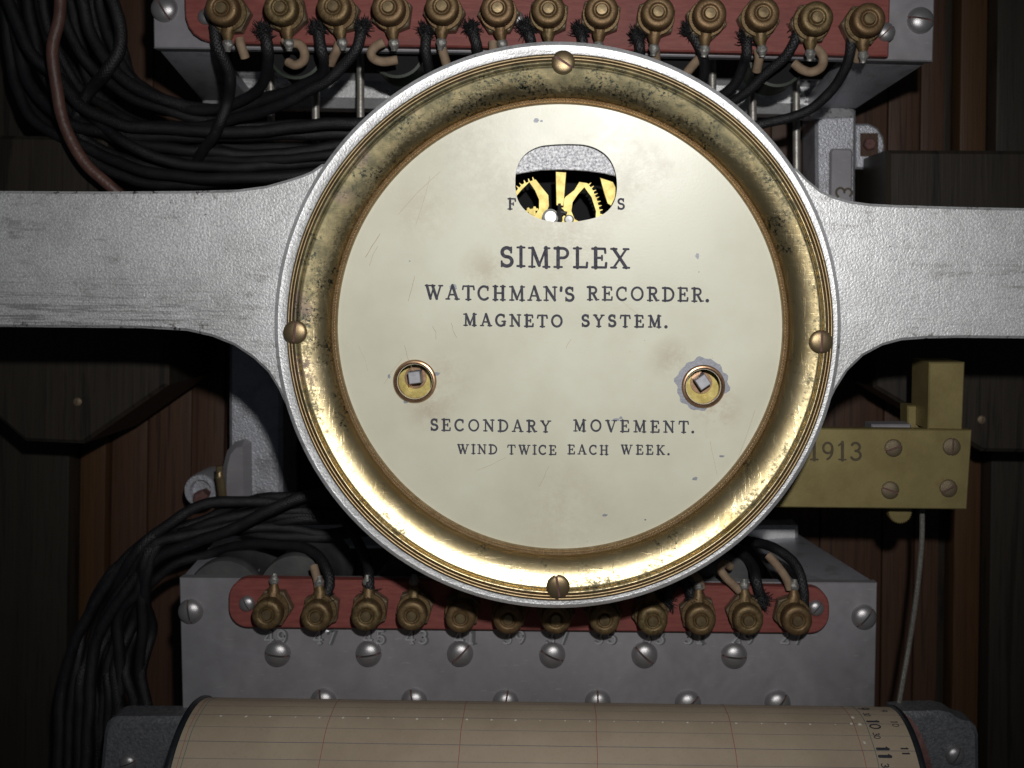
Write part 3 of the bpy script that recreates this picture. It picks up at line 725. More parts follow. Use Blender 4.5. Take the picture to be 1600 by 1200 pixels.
def post(parent, px, py, zbase, up=False, s=1.0, lug=True, ldx=0.0):
    zc = zbase+.0219*s*.84
    p = P(px, py, zc); p.z = zbase
    b = bpy.data.objects.new('binding_post', PM['base']); COL.objects.link(b); b.parent = parent
    b.location = p-Vector(parent['org']); b.scale = (s,s,s*.84); b.rotation_euler = (random.uniform(-.02,.02), random.uniform(-.02,.02), 0)
    rz = random.uniform(-.5,.5)
    for k, nm in (('nut','hex_nut'),('washer','washer'),('cap','knurled_cap'),('stud','stud'),('lug','lug'),('solder','solder')):
        if k in ('lug','solder') and not lug: continue
        o = bpy.data.objects.new(nm, PM[k]); COL.objects.link(o); o.parent = b
        o.rotation_euler = (0,0, {'nut':rz, 'cap':random.uniform(0,6)}.get(k, 0) if k not in ('lug','solder') else (PI if up else 0)+ldx)
    return p

# ================================================================== UPPER TERMINAL BLOCK
ZT = -.066
org = P(850, 40, ZT)
TB = thing('terminal_block', org, 'upper silver terminal block with a red strip carrying thirteen brass posts', 'terminal block')
m = MB(); m.prism(poly([(238,-60),(240,75),(850,84),(1458,96),(1462,-60)], ZT), ZT-.005, ZT, bevel=.0006); m.build('front_plate', M['plate'], TB)
# gussets run back to the rear rail
zb = -.148
def quadbox(f, b, th):
    m = MB(); f = [P(*p) for p in f]; b_ = [P(*p) for p in b]; return f, b_
m = MB()
m.hexa([P(246,76,ZT-.005), P(330,78,ZT-.005), P(330,60,ZT-.005), P(246,58,ZT-.005)], [P(314,156,zb), P(392,158,zb), P(392,140,zb), P(314,138,zb)])
m.build('gusset', M['dull'], TB, bevel=.001)
m = MB()
m.hexa([P(1330,94,ZT-.005), P(1452,96,ZT-.005), P(1452,72,ZT-.005), P(1330,70,ZT-.005)], [P(1262,168,zb), P(1338,170,zb), P(1338,150,zb), P(1262,148,zb)])
m.build('gusset', M['dull'], TB, bevel=.001)
m = MB(); a = P(300,112,zb); b = P(1340,128,zb); c = P(300,166,zb)
m.prism(poly([(305,108),(1338,122),(1338,180),(1280,182),(1240,176),(330,164),(312,160)], zb), zb-.018, zb, bevel=.005); m.build('rear_rail', M['silver'], TB)
for i, (x, y) in enumerate(((462,80),(620,78),(785,84),(960,84),(1050,84),(1215,92))):
    m = MB(); c = P(x, y, ZT-.012); r_ = pxl(44, ZT-.012)
    m.lathe([(r_*.9,-.0120),(r_,-.0122),(r_*1.0,-.016),(r_*.98,-.032),(r_*1.02,-.034),(.001,-.034)], (c.x,c.y,ZT), 40); co = m.build('coil', M['green'], TB)
    m = MB(); m.lathe([(.0001,-.0125),(r_*.93,-.0125),(r_*.93,-.014)], (c.x,c.y,ZT), 40); m.build('coil_end', M['dark'], co)  # black disc paints the strip's shadow onto the coil front
m = MB(); outl = rrect(-.5,-.5,.5,.5,.1)
zs = ZT+.0062
m.prism(poly([(1391,4),(1389,88),(1100,81),(850,76),(350,67),(330,66),(314,61),(302,53),(294,42),(289,28),(288,8),(288,-30),(850,-30),(1392,-30)], zs), ZT+.0002, zs, bevel=.0007)
red = m.build('fibre_strip', M['red'], TB)
top_caps = [(344,10),(436,9),(520,9),(605,9),(689,9),(776,10),(857,13),(941,13),(1028,18),(1110,19),(1194,20),(1278,25),(1360,29)]
for x, y in top_caps: post(TB, x, y, zs+.0001, False, .97, ldx=random.uniform(-.12,.12))
for x, y, r_, a in ((257,14,21,-60),(1438,32,21,-10)): screw('steel', x, y, ZT+.0004, r_, a, TB)
for x, y, r_, a in ((322,26,13,-60),(1384,50,15,45),(808,28,11,20)): screw('steel', x, y, zs+.0003, r_, a, TB)
# the right leg of its frame, with a cast lug
zl = -.158
m = MB(); m.prism(poly([(1274,150),(1338,152),(1336,430),(1276,430)], zl), zl-.030, zl, bevel=.0016); lg = m.build('leg', M['dull'], TB)
m = MB(); m.prism(rrect(P(1301,0,zl+.003).x, P(0,430,zl+.003).y, P(1336,0,zl+.003).x, P(1301,232,zl+.003).y, .002), zl, zl+.003, bevel=.0008); m.build('cast_panel', M['plate'], lg)
f3 = MB()
def fm3(x, y, h):   # figure lying on its side
    q = P(1306+ y*1.0, 310 - x, zl+.0032); q.z += h; return q
text(f3, '3', 0, 0, 20, 26, fm3, .15); f3.build('cast_figure', M['stamp'], lg, smooth=False)
m = MB(); zz = zl-.008
lugp = [(1335,193),(1358,193),(1372,200),(1381,214),(1383,230),(1380,246),(1370,258),(1355,264),(1335,264)]
m.prism(poly(lugp, zz), zz-.022, zz, bevel=.0012); m.build('mounting_lug', M['dull'], TB)
m = MB(); m.prism(poly([(1344,208),(1372,208),(1372,246),(1344,244)], zz), zz-.004, zz+.0004, bevel=.0002); bb = m.build('lug_pocket', M['wood'], TB)
m = MB(); c = P(1357,226,zz); m.prism(circ(c, pxl(10,zz), 6, .2), zz, zz+.004, bevel=.0006); m.build('bolt_head', M['slot'], TB)

# rods in front of the case back
for i, (x, y0, y1) in enumerate(((423,70,330),(493,80,330),(563,72,330),(1176,80,330),(1244,95,340),(1113,80,330))):
    m = MB(); z = -.128
    c0 = P(x, y0, z); m.tube([c0, P(x+1, y1, z)], pxl(6, z), 12)
    o = m.build('vertical_rod', M['rod'], origin=P(x, y1, z))
    tag(o, ['leftmost thin grey rod running down below the upper block', 'second grey rod from left below the upper block, under the third post', 'third grey rod from left, beside the round green coil under the upper block',
            'grey rod just right of the housing top, behind the slanting black wires', 'rightmost grey rod, between the housing and the silver frame leg', 'grey rod nearest the housing rim, under the tenth post'][i], 'rod', 'grey rods under the upper block')

# ================================================================== LOWER TERMINAL BLOCK
ZL = -.066
org = P(825, 1000, ZL)
LB = thing('terminal_block', org, 'lower grey terminal block with twelve brass posts on a red strip and numbers below', 'terminal block')
m = MB(); m.prism(poly([(280,903),(1371,911),(1366,1160),(286,1150)], ZL), ZL-.005, ZL, bevel=.0005); m.build('front_plate', M['plate'], LB)
zs2 = ZL+.0055
m = MB(); lr = [(357,935),(360,920),(370,909),(388,904),(420,904),(850,911),(1262,917),(1280,921),(1291,932),(1296,948),(1295,966),(1288,981),(1273,990),(1255,992),(850,987),(392,982),(374,976),(362,964),(357,950)]
m.prism(rrect_px(357,1296,[(357,904),(1296,918)],[(357,981),(1296,990)],30,zs2), ZL+.0002, zs2, bevel=.0006); m.build('fibre_strip', M['red'], LB)
low_caps = [(416,963),(492,966),(570,965),(642,964),(718,967),(794,969),(869,970),(945,970),(1020,971),(1096,971),(1171,971),(1247,972)]
for i, (x, y) in enumerate(low_caps): post(LB, x, y, zs2+.0001, True, .88, ldx=random.uniform(-.1,.1))
nums = MB(); nshd = MB()
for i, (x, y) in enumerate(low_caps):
    s_ = str(49-2*i); xx = x + (14 if i < 3 else 8 if i < 6 else 0 if i < 9 else -12); yb = 1006; xk = xx-18
    label_px(nshd, s_, xk-1, xk+41, yb, 21, ZL+.00015, .25)
    for c in s_:
        for pts, w_ in G[c][1]:
            nums.tube([P(xk+p[0]*24, yb-p[1]*21, ZL) for p in pts], .00062*(.7+.3*w_), 6)
        xk += 20
stuff(nshd.build('number_shade', M['dirt_shade'], LB, smooth=False)); stuff(nums.build('cast_numbers', M['stampg'], LB))  # flat dark ribbons paint the shadow edges round the raised figures
sh = MB()
for i, (x, y, a) in enumerate(((434,1021,-6),(576,1021,8),(719,1021,45),(863,1023,-24),(1007,1023,-42),(1147,1024,-4),(505,1096,-75),(647,1096,-75),(790,1098,80),(934,1098,-88),(1075,1099,40),(1215,1099,50))): screw('steel', x, y, ZL+.0004, 20.5, a, LB)
for x, y, a in ((298,955,-80),(1350,964,50)): screw('steel', x, y, ZL+.0004, 19.5, a, LB)
for x, y, a in ((386,943,-60),(1275,950,50)): screw('steel', x, y, zs2+.0002, 12.5, a, LB)
m = MB(); zg = -.178
m.hexa([P(1225,912,ZL-.005), P(1371,912,ZL-.005), P(1371,930,ZL-.005), P(1225,930,ZL-.005)], [P(1172,832,zg), P(1238,828,zg), P(1238,850,zg), P(1172,850,zg)]); m.build('gusset', M['dull'], LB, bevel=.0008)
m = MB(); m.hexa([P(282,904,ZL-.005), P(400,905,ZL-.005), P(400,925,ZL-.005), P(282,925,ZL-.005)], [P(375,800,zg), P(440,802,zg), P(440,820,zg), P(375,820,zg)]); m.build('gusset', M['dull'], LB, bevel=.0008)
m = MB(); m.prism(poly([(370,822),(1248,822),(1248,852),(370,860)], -.16), -.175, -.16, bevel=.002); m.build('rear_rail', M['silver'], LB)
for x, y in ((350,934),(462,926),(640,930),(800,930),(960,930),(1130,926)):
    m = MB(); zc = ZL-.008; c = P(x, y, zc); r_ = pxl(60, zc)
    m.lathe([(.0001,0),(r_*.96,0),(r_,-.002),(r_,-.006),(r_*.93,-.008),(r_*.93,-.040),(r_,-.042),(r_,-.046),(.001,-.046)], (c.x,c.y,zc), 40); m.build('coil', M['coilg'], LB)
# left leg and its lug
zl2 = -.150
m = MB(); m.prism(poly([(357,500),(400,500),(440,500),(441,830),(372,830),(357,700)], zl2), zl2-.030, zl2, bevel=.002); lg2 = m.build('leg', M['dull'], LB)
m = MB(); m.prism(poly([(346,730),(352,706),(364,692),(380,688),(388,694),(390,830),(356,830),(344,800)], zl2+.006), zl2, zl2+.006, bevel=.003); m.build('cast_panel', M['plate'], lg2)
m = MB(); m.tube(spline(PP([(343,728,zl2+.010),(343,742,zl2+.010),(347,770,zl2+.009),(350,800,zl2+.008)]),5), lambda t: pxl(7,zl2)*(1 if t>.3 else .8), 10); m.build('brass_pin', M['brass'], lg2)
m = MB(); c = P(314,766,zl2-.01); m.lathe([(pxl(27,zl2),-.02),(pxl(27,zl2),-.001),(pxl(25,zl2),.001),(pxl(17,zl2),.001),(pxl(16,zl2),-.004),(.0001,-.004)], c, 36); m.build('mounting_lug', M['dull'], LB)
m = MB(); c = P(318,776,zl2-.012); m.prism(circ(c, pxl(13,zl2), 6, .3), zl2-.014, zl2-.006, bevel=.001); m.build('bolt_head', M['slot'], LB)

# ================================================================== BRASS BAR
ZBR = -.055
BR = thing('brass_bar', P(1370, 735, ZBR), 'flat brass bar stamped 1913 with four slotted screws, right of the dial', 'brass bar')
m = MB(); m.prism(poly([(1150,668),(1519,672),(1511,796),(1150,792)], ZBR), ZBR-.006, ZBR, bevel=.0005); m.build('bar', M['bar'], BR)
m = MB(); zu = ZBR-.002
m.prism(poly([(1452,566),(1508,566),(1504,672),(1450,671)], zu), zu-.022, zu, bevel=.0006); m.build('upright', M['bar'], BR)
m = MB(); m.prism(poly([(1418,634),(1446,634),(1446,690),(1418,690)], zu-.016), zu-.026, zu-.016, bevel=.0006); m.build('spacer', M['bar'], BR)
m = MB(); m.prism(poly([(1362,663),(1424,663),(1424,690),(1362,690)], ZBR-.008), ZBR-.018, ZBR-.008, bevel=.0006); m.build('rear_strip', M['plate'], BR)
for x, y, a in ((1396,700,22),(1487,698,85),(1391,766,-18),(1482,763,30)): screw('barb', x, y, ZBR+.0002, 14, a, BR)
n1 = MB(); label_px(n1, '1913', 1262, 1350, 719, 28, ZBR+.0001, .165); n1.build('stamped_date', M['stamp'], BR, smooth=False)
m = MB(); zk = ZBR-.012; c = P(1407,800,zk); pts = []
for i in range(60): a = 2*PI*i/60; rr = pxl(19,zk)*(1 if i % 2 else .9); pts.append((c.x+rr*math.cos(a), c.y+rr*math.sin(a)))
m.prism(pts, zk-.004, zk, bevel=.0003); kn = m.build('knurled_wheel', M['bar'], BR, smooth=False)
m = MB(); m.tube(spline(PP([(1441,780,-.075),(1440,850,-.075),(1432,930,-.075),(1420,1010,-.075),(1406,1090,-.07),(1400,1130,-.07)]),10), pxl(4.2,-.07), 10)
o = m.build('twisted_cord', M['cordm'], origin=P(1441,780,-.075)); tag(o, 'thin grey wire cord running down from the brass bar to the paper drum', 'cord')

# ================================================================== PAPER DRUM
RD = .0375
YC, ZCN = -.2185, -.0265
xl = -.1490; xr = .1440
DR = thing('chart_drum', Vector(((xl+xr)/2, YC-RD, ZCN)), 'paper covered recording drum with ruled lines at the bottom of the recorder', 'chart drum')
def cylmap(u, ang, h=0.0):  # u world x, ang radians from straight up towards the viewer
    r = RD+h
    return Vector((u, YC+r*math.cos(ang), ZCN+r*math.sin(ang)))
m = MB(); n = 96; vs = []; fs = []
for k in range(2):
    for i in range(n): vs.append(cylmap(xl if k == 0 else xr, 2*PI*i/n))
for i in range(n): fs.append((i,(i+1)%n,n+(i+1)%n,n+i))
m.add(vs, fs); m.build('chart_paper', M['paper'], DR)
for x0, x1 in ((xl-.0022,xl+.0004),(xr-.0004,xr+.0020)):
    m = MB(); vs = []; fs = []
    prof = [(x0,.002),(x0,RD+.0004),(x0+.0008,RD+.0009),(x1-.0008,RD+.0009),(x1,RD+.0004),(x1,.002)]
    for x, r_ in prof:
        for i in range(n): a = 2*PI*i/n; vs.append(Vector((x, YC+r_*math.cos(a), ZCN+r_*math.sin(a))))
    for k in range(len(prof)-1):
        for i in range(n): fs.append((k*n+i,k*n+(i+1)%n,(k+1)*n+(i+1)%n,(k+1)*n+i))
    m.add(vs, fs); m.build('end_rim', M['rim'], DR)
m = MB(); vs = []
for i in range(160):
    a = 2*PI*i/160; r_ = RD*(.93 if i % 2 else .87)
    for x in (xr+.003, xr+.006): vs.append(Vector((x, YC+r_*math.cos(a), ZCN+r_*math.sin(a))))
fs = [(2*i, 2*((i+1)%160), 2*((i+1)%160)+1, 2*i+1) for i in range(160)] + [tuple(2*i+1 for i in range(160)), tuple(2*i for i in range(160))[::-1]]
m.add(vs, fs); m.build('drive_gear', M['slot'], DR, smooth=False)
# ---- printing on the paper.  solve the angle that shows at a given picture row
def ang_at(py, px=875):
    best = None
    for i in range(0, 900):
        a = -.2+i*.0018
        q = cylmap(0, a); rr = VY - (q.y)/(D-q.z)*F
        if a > -.1 and best is None or (best and abs(rr-py) < best[0] and a > ATOP): best = (abs(rr-py), a)
    return best[1]
ATOP = min((VY-cylmap(0,a).y/(D-cylmap(0,a).z)*F, a) for a in [i*.002 for i in range(-300,700)])[1]
def xw(px, a):
    q = cylmap(0, a); return (px-VX)/F*(D-q.z)
def cmap(x, y, h): return cylmap(x, y, .00005+h)
def hline(mb, ang, wd, x0=xl, x1=xr):
    N2 = 24; stroke(mb, [(x0+(x1-x0)*i/N2, ang+.0006*math.sin(i*1.3)) for i in range(N2+1)], wd, lambda x,y,h: cylmap(x, ang+(y-ang)*1.0, .00005+h))
def hl_(mb, ang, wd):
    w2 = wd/2/RD; ZC[0] = (ZC[0]+1) % 11; h = .00005+ZC[0]*3e-6
    N2 = 30; vs = []; fs = []
    for i in range(N2+1):
        x = xl+(xr-xl)*i/N2; j = .0025*noise.noise(Vector((i*.4, ang*30, 0)))
        vs += [cylmap(x, ang-w2+j, h), cylmap(x, ang+w2+j, h)]
    for i in range(N2): fs.append((2*i,2*i+2,2*i+3,2*i+1))
    mb.add(vs, fs)
def vl_(mb, x, wd):
    ZC[0] = (ZC[0]+1) % 11; h = .00009+ZC[0]*3e-6; N2 = 60; vs = []; fs = []
    for i in range(N2+1):
        a = -1.0+i*3.4/N2; vs += [cylmap(x-wd/2+.0001*math.sin(i*.7), a, h), cylmap(x+wd/2+.0001*math.sin(i*.7), a, h)]
    for i in range(N2): fs.append((2*i,2*i+2,2*i+3,2*i+1))
    mb.add(vs, fs)
A1 = ang_at(1124); A2 = ang_at(1166); dA = A2-A1
lines = MB(); faint = MB(); redl = MB(); grn = MB(); prt = MB()
for k in range(-3, 5):
    hl_(lines, A1+k*dA, .00028); hl_(faint, A1+(k+.5)*dA, .00018)
for px in (526,733,941,1150): vl_(redl, xw(px, A1), .00025)
vl_(redl, xw(1343, A1), .00022); vl_(redl, xw(316, A1), .0002)
vl_(grn, xw(1362, A1), .0003); vl_(grn, xw(322, A1), .0003)
lines.build('blue_ruling', M['inkl'], DR); faint.build('faint_ruling', M['inkl'], DR); redl.build('red_ruling', M['inkr'], DR); grn.build('green_ruling', M['inkg'], DR)
def side_text(s, xc, ang, hgt, wid, wd=.16):   # figures lying on their side: tops towards the left
    def fm(x, y, h): return cylmap(xc + (y-.5*hgt), ang + (x-wid/2)/RD, .00012+h)
    text(prt, s, 0, 0, wid, hgt, fm, wd)
x1_ = xw(1375, A1); x2_ = xw(1408, A1)
side_text('|0', x1_, A1+.01, .0044, .0066, .20); side_text('||', x1_, A1+dA+.02, .0044, .0064, .22); side_text('9', x1_, A1-dA, .0045, .004, .24)
side_text('30', x1_-.0008, A1+.5*dA, .0026, .0032, .16); side_text('30', x1_-.0008, A1+1.5*dA, .0030, .0036, .16); side_text('30', x1_-.0008, A1-.5*dA, .0026, .0032, .16)
side_text('|0', x2_, A1, .0027, .0042, .16); side_text('||', x2_, A1+dA, .0026, .0042, .2); side_text('9', x2_-.001, A1-.8*dA, .0028, .0026, .2)
prt.build('printed_hours', M['inkb'], DR)
pf = MB()
def nub(x, a, r_):
    c = cylmap(x, a, .0); nn = (cylmap(x,a,.001)-c).normalized(); e1 = Vector((1,0,0)); e2 = nn.cross(e1)
    r_ *= .72; q = [random.uniform(.8,1.25) for i in range(8)]; vs = [c+(e1*math.cos(2*PI*i/8)+e2*math.sin(2*PI*i/8))*r_*q[i] for i in range(8)]+[c+(e1*math.cos(2*PI*i/8)+e2*math.sin(2*PI*i/8))*r_*q[i]*.6+nn*r_*.4 for i in range(8)]+[c+nn*r_*.55]
    pf.add(vs, [(i,(i+1)%8,8+(i+1)%8,8+i) for i in range(8)]+[(8+i,8+(i+1)%8,16) for i in range(8)])
for i in range(27):
    nub(xw(356+38.3*i, A1)+random.uniform(-.0003,.0003), A1+.02, random.choice((.0005,.0007,.0008,.0004)))
nub(xw(1347,A1), A1-.12, .0012); nub(xw(1353,A1), A1+.01, .0012); nub(xw(1340,A1), A1+.0, .0009); nub(xw(1350,A1), A1+.27, .0010)
pf.build('punch_marks', M['fleck'], DR)
# bearing brackets at both ends
def bracket(px, z0, z1, label, scr):
    c = P(sum(p[0] for p in px)/len(px), sum(p[1] for p in px)/len(px), z1)
    t = thing('drum_bracket', c, label, 'bracket', 'brackets holding the drum')
    m = MB(); m.prism(poly(px, z1), z0, z1, bevel=.0022); m.build('casting', M['gun'], t)
    screw('steel', scr[0], scr[1], z1+.0003, scr[2], scr[3], t)
bracket([(1420,1114),(1470,1113),(1488,1117),(1498,1124),(1506,1128),(1518,1130),(1527,1137),(1531,1150),(1532,1260),(1380,1260),(1400,1116)], -.071, -.058, 'grey cast bracket beside the right end of the paper drum', (1492,1180,15,60))
bracket([(182,1122),(300,1122),(320,1260),(150,1260),(160,1150),(164,1134),(172,1125)], -.068, -.055, 'grey cast bracket beside the left end of the paper drum', (200,1192,13,20))

# ================================================================== WIRES
RW = .00235
def fray(m, p, d, n=170, L=.0050):
    d = d.normalized()
    for i in range(n):
        v = (d*random.uniform(.2,1)+Vector((random.uniform(-1,1),random.uniform(-1,1),random.uniform(-.6,.9)))*.9).normalized()
        b = p + Vector((random.uniform(-1,1),random.uniform(-1,1),random.uniform(-1,1)))*RW*.95
        l = L*random.uniform(.35,1); mid = b+v*l*.5+Vector((random.uniform(-1,1),random.uniform(-1,1),0))*.0006
        m.tube([b, mid, b+v*l], lambda t: .00030*(1-.6*t), 4, cap=False)
def wire(path, label, group=None, r=RW, frayed=False, mat='cloth', name='cloth_wire', n=10, jit=0.0):
    pts = [P(*q) for q in path]
    if jit: pts = [p+Vector((random.uniform(-jit,jit),random.uniform(-jit,jit),0)) if 0 < i < len(pts)-1 else p for i, p in enumerate(pts)]
    sp = spline(pts, 9)
    sp = [p+Vector((noise.noise(p*55)*.0013, noise.noise(p*55+Vector((5,5,5)))*.0013, 0)) for p in sp]
    t = thing(name, sp[0], label, 'wire', group)
    m = MB(); m.tube(sp, r, n, wob=.03 if mat == 'cloth' else 0); m.build('covering', M[mat], t, ang=80)
    if frayed:
        m = MB(); fray(m, sp[0], (sp[0]-sp[3])); stuff(m.build('frayed_end', M['cloth'], t))
    return t
zp = -.056
ords = ['first','second','third','fourth','fifth','sixth','seventh','eighth','ninth','tenth','eleventh','twelfth','thirteenth']
UW = {
 0: [(334,40,zp),(338,72,zp),(352,98,zp-.004),(361,125,zp-.01),(356,160,-.075),(340,200,-.078),(318,236,-.092),(296,270,-.108),(288,320,-.115),(286,380,-.115)],
 1: [(414,52,zp),(420,78,zp),(417,112,-.066),(398,144,-.08),(350,168,-.09),(280,166,-.10),(215,128,-.11),(170,70,-.12),(140,0,-.12),(130,-40,-.12)],
 2: [(498,46,zp),(503,80,zp),(504,100,-.062),(492,124,-.070),(440,146,-.082),(390,162,-.092),(330,176,-.10),(250,172,-.11),(190,120,-.12),(150,40,-.12),(140,-40,-.12)],
 3: [(566,44,zp),(558,74,zp),(530,108,-.060),(486,140,-.066),(430,166,-.076),(380,184,-.086),(300,196,-.10),(210,190,-.11),(130,140,-.12),(80,60,-.12),(60,-40,-.12)],
 4: [(668,50,zp),(666,78,zp),(670,110,-.062),(668,150,-.075),(650,190,-.085),(610,222,-.088),(520,240,-.088),(420,250,-.094),(300,246,-.104),(200,225,-.115)],
 5: [(738,48,zp),(746,72,zp),(752,105,-.066),(750,150,-.085)],
 6: [(822,44,zp),(830,66,zp),(834,110,-.07),(830,150,-.085)],
 7: [(908,52,zp),(912,74,zp),(914,110,-.07),(910,150,-.085)],
 8: [(996,56,zp),(1000,80,zp),(998,120,-.07),(985,160,-.085)],
 9: [(1080,50,zp),(1094,74,zp),(1101,100,-.062),(1098,130,-.07),(1080,170,-.085)],
 10: [(1166,62,zp),(1168,84,zp),(1162,104,-.062),(1142,136,-.072),(1100,170,-.085),(1060,200,-.09)],
 11: [(1246,44,zp),(1238,66,zp),(1222,92,-.06),(1192,120,-.067),(1160,146,-.075),(1120,176,-.085),(1080,200,-.09)],
 12: [(1330,48,zp),(1328,78,zp),(1320,108,-.062),(1298,142,-.072),(1262,172,-.08),(1220,190,-.085),(1170,198,-.088),(1100,205,-.09)],
}
for i, pth in UW.items():
    wire(pth, 'black cloth wire at the %s post from the left on the upper red strip' % ords[i], 'wires on the upper posts', frayed=(i not in (0,12)), r=RW*(1.08 if i < 4 else 1.0))
# thick harness sweeping down from upper left and right behind the housing
HW = [
 [(18,-40,-.13),(26,60,-.13),(62,150,-.12),(130,196,-.11),(240,216,-.105),(400,214,-.10),(520,208,-.10),(640,205,-.10)],
 [(36,-40,-.13),(56,80,-.125),(98,160,-.118),(178,212,-.108),(300,232,-.10),(430,238,-.10),(560,224,-.10),(640,220,-.10)],
 [(8,10,-.135),(22,110,-.13),(58,186,-.12),(118,222,-.112),(200,256,-.102),(300,276,-.092),(420,280,-.085),(520,262,-.085),(600,240,-.09)],
 [(52,-40,-.125),(84,90,-.12),(134,176,-.11),(204,228,-.10),(290,254,-.098),(400,258,-.095),(540,250,-.095),(620,240,-.095)],
 [(88,-40,-.115),(104,40,-.115),(150,110,-.112),(214,160,-.105),(300,182,-.10),(400,196,-.10),(500,196,-.105),(600,196,-.105)],
 [(120,-40,-.11),(140,50,-.11),(182,112,-.105),(240,152,-.10),(310,168,-.098),(372,170,-.094),(420,156,-.088),(470,140,-.082),(520,112,-.076)],
 [(150,-40,-.118),(158,20,-.118),(172,70,-.114),(196,114,-.11),(232,150,-.108),(300,178,-.108),(380,200,-.105),(560,212,-.105)],
 [(176,-40,-.12),(182,30,-.12),(190,80,-.118),(214,124,-.112),(250,156,-.11),(330,186,-.11),(480,204,-.11)],
 [(6,-20,-.115),(40,70,-.11),(86,120,-.108),(130,166,-.104),(190,192,-.10),(280,204,-.097),(380,206,-.093),(500,192,-.09),(600,190,-.09)],
 [(120,232,-.115),(168,262,-.11),(230,284,-.105),(310,288,-.10),(420,270,-.10),(560,240,-.10)],
 [(60,-40,-.135),(72,40,-.13),(110,110,-.128),(150,150,-.125),(220,196,-.12),(320,226,-.115),(460,232,-.11),(600,226,-.11)],
 [(100,-40,-.128),(122,70,-.125),(140,120,-.122),(180,170,-.118),(260,206,-.115),(360,240,-.108),(480,264,-.10),(580,262,-.10)],
 [(30,-40,-.14),(24,60,-.14),(40,150,-.135),(90,206,-.125),(170,246,-.115),(280,262,-.11),(380,276,-.105),(520,285,-.10)],
 [(160,-40,-.10),(186,60,-.10),(170,110,-.10),(140,140,-.11),(120,190,-.115),(150,230,-.115),(240,260,-.112)],
]
hl_names = ['outermost but one curve', 'middle of the run', 'lowest sweep touching the left arm', 'run just above the lowest wire']
for i, pth in enumerate(HW):
    wire(pth, 'black cloth-covered wire in the thick harness at upper left', 'upper left wire harness', r=RW*random.uniform(1.1,1.35), jit=.0012)
wire([(92,-40,-.085),(92,20,-.085),(84,70,-.085),(86,130,-.088),(98,190,-.09),(128,244,-.092),(170,290,-.095),(210,330,-.10)], 'single reddish-brown cable lying over the black harness at upper left', r=.0028, mat='redcable', name='brown_cable', n=12)
# lower left harness
LW = []
for i in range(11):
    k = i/10; o_ = k*128
    LW.append([(600,792+34*k,-.10),(520,786+40*k,-.10),(430,784+42*k+random.uniform(-3,3),-.10),(330,800+34*k,-.098-.01*(i%3)),(245,836+22*k+8*(i%2),-.096-.008*(i%2)),(172+o_*.5,892+26*k,-.10),(120+o_*.9,968+10*k,-.105-.01*(i%3)),(100+o_,1050,-.11),(92+o_*1.1,1130,-.11),(90+o_*1.15,1260,-.11)])
for i, pth in enumerate(LW):
    wire(pth, 'black cloth-covered wire in the bundle curving down the lower left of the case', 'lower left wire bundle', r=RW*random.uniform(.95,1.3), jit=.0036)
wire([(506,938,zp),(513,912,zp-.002),(508,886,-.062),(492,864,-.07),(450,852,-.08),(390,850,-.09),(330,864,-.098),(270,886,-.10),(215,930,-.105),(180,1000,-.11),(160,1100,-.11),(155,1260,-.11)], 'black wire looping from the second lower post over into the lower left bundle', frayed=True)
wire([(640,760,-.095),(560,768,-.088),(470,778,-.085),(420,796,-.085),(370,824,-.088),(310,846,-.092),(240,876,-.098),(190,930,-.10),(150,1010,-.105),(138,1120,-.105),(130,1260,-.105)], 'black wire crossing diagonally over the top of the lower left bundle', r=RW*1.2)
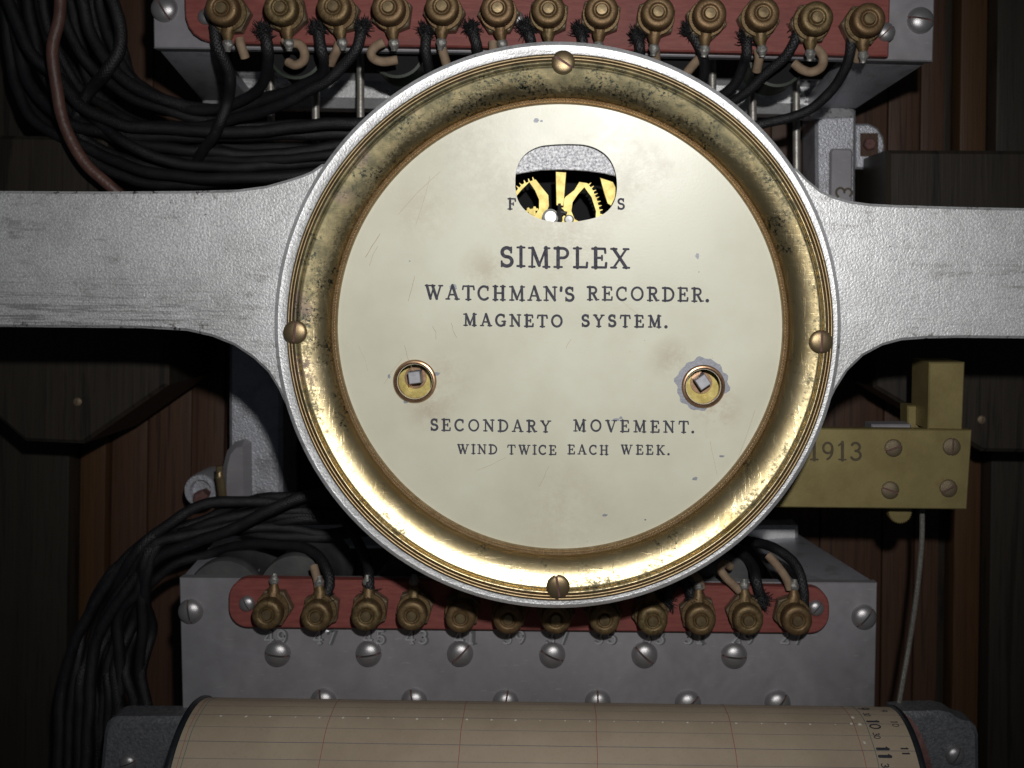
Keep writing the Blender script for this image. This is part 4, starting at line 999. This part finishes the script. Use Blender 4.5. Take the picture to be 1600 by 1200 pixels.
for i, pth in ((2,[(580,934,zp),(577,908,zp),(574,880,-.066),(560,850,-.08),(540,820,-.095)]), (8,[(1040,936,zp),(1052,916,zp),(1070,890,-.07),(1080,850,-.085)]),
     (9,[(1082,938,zp),(1076,918,zp),(1060,896,-.064),(1050,860,-.08)]), (10,[(1190,936,zp),(1184,908,zp),(1176,884,-.066),(1156,862,-.076),(1120,846,-.085)]),
     (11,[(1257,948,zp),(1256,915,zp),(1243,882,-.062),(1220,860,-.07),(1190,850,-.08),(1140,838,-.09)])):
    wire(pth, 'short black wire at the %s post from left on the lower red strip' % ords[i], 'wires on the lower posts', frayed=(i != 11))
# tan sleeved leads at the lugs
zt = -.056
SL = [(0,[(372,62,zt),(374,74,zt),(381,92,zt-.003)]), (1,[(444,62,zt),(450,68,zt),(466,70,zt),(475,80,zt),(474,94,zt-.002),(462,102,zt-.004),(452,98,zt-.006)]), (2,[(530,64,zt),(526,78,zt-.001),(514,98,zt-.006)]),
      (3,[(600,66,zt),(588,72,zt),(582,82,zt),(588,92,zt-.002),(602,97,zt-.003),(620,95,zt-.004)]), (4,[(690,66,zt),(694,84,zt),(702,112,zt-.004)]), (5,[(772,66,zt),(772,84,zt),(768,100,zt-.004)]),
      (8,[(1018,66,zt),(1022,78,zt),(1024,96,zt-.003)]), (9,[(1100,84,zt-.006),(1086,98,zt-.008),(1072,114,zt-.010)]), (10,[(1184,76,zt-.002),(1186,92,zt-.003),(1182,112,zt-.008)]),
      (11,[(1268,72,zt),(1280,80,zt),(1288,92,zt),(1284,106,zt-.002),(1268,114,zt-.004),(1252,110,zt-.005),(1240,100,zt-.006)]), (12,[(1344,76,zt),(1340,88,zt-.002),(1336,96,zt-.004)])]
for i, pth in SL:
    t = wire(pth, 'short bent tan sleeved lead under the %s post from the left on the upper strip' % ords[i], 'tan leads on the upper posts', r=.0021, mat='sleeve', name='sleeved_lead')
SL2 = [(1,[(497,922,zt),(495,904,zt),(489,882,zt-.003)]), (9,[(1096,920,zt),(1092,908,zt),(1082,896,zt-.004)]), (10,[(1159,924,zt),(1148,914,zt),(1134,902,zt),(1126,890,zt-.002),(1132,880,zt-.005),(1142,884,zt-.008)]), (11,[(1234,920,zt),(1228,902,zt),(1216,884,zt-.002),(1200,866,zt-.006)])]
for i, pth in SL2:
    wire(pth, 'short tan sleeved lead above the %s post from the left on the lower strip' % ords[i], 'tan leads on the lower posts', r=.0019, mat='sleeve', name='sleeved_lead')
bpy.context.view_layer.update()
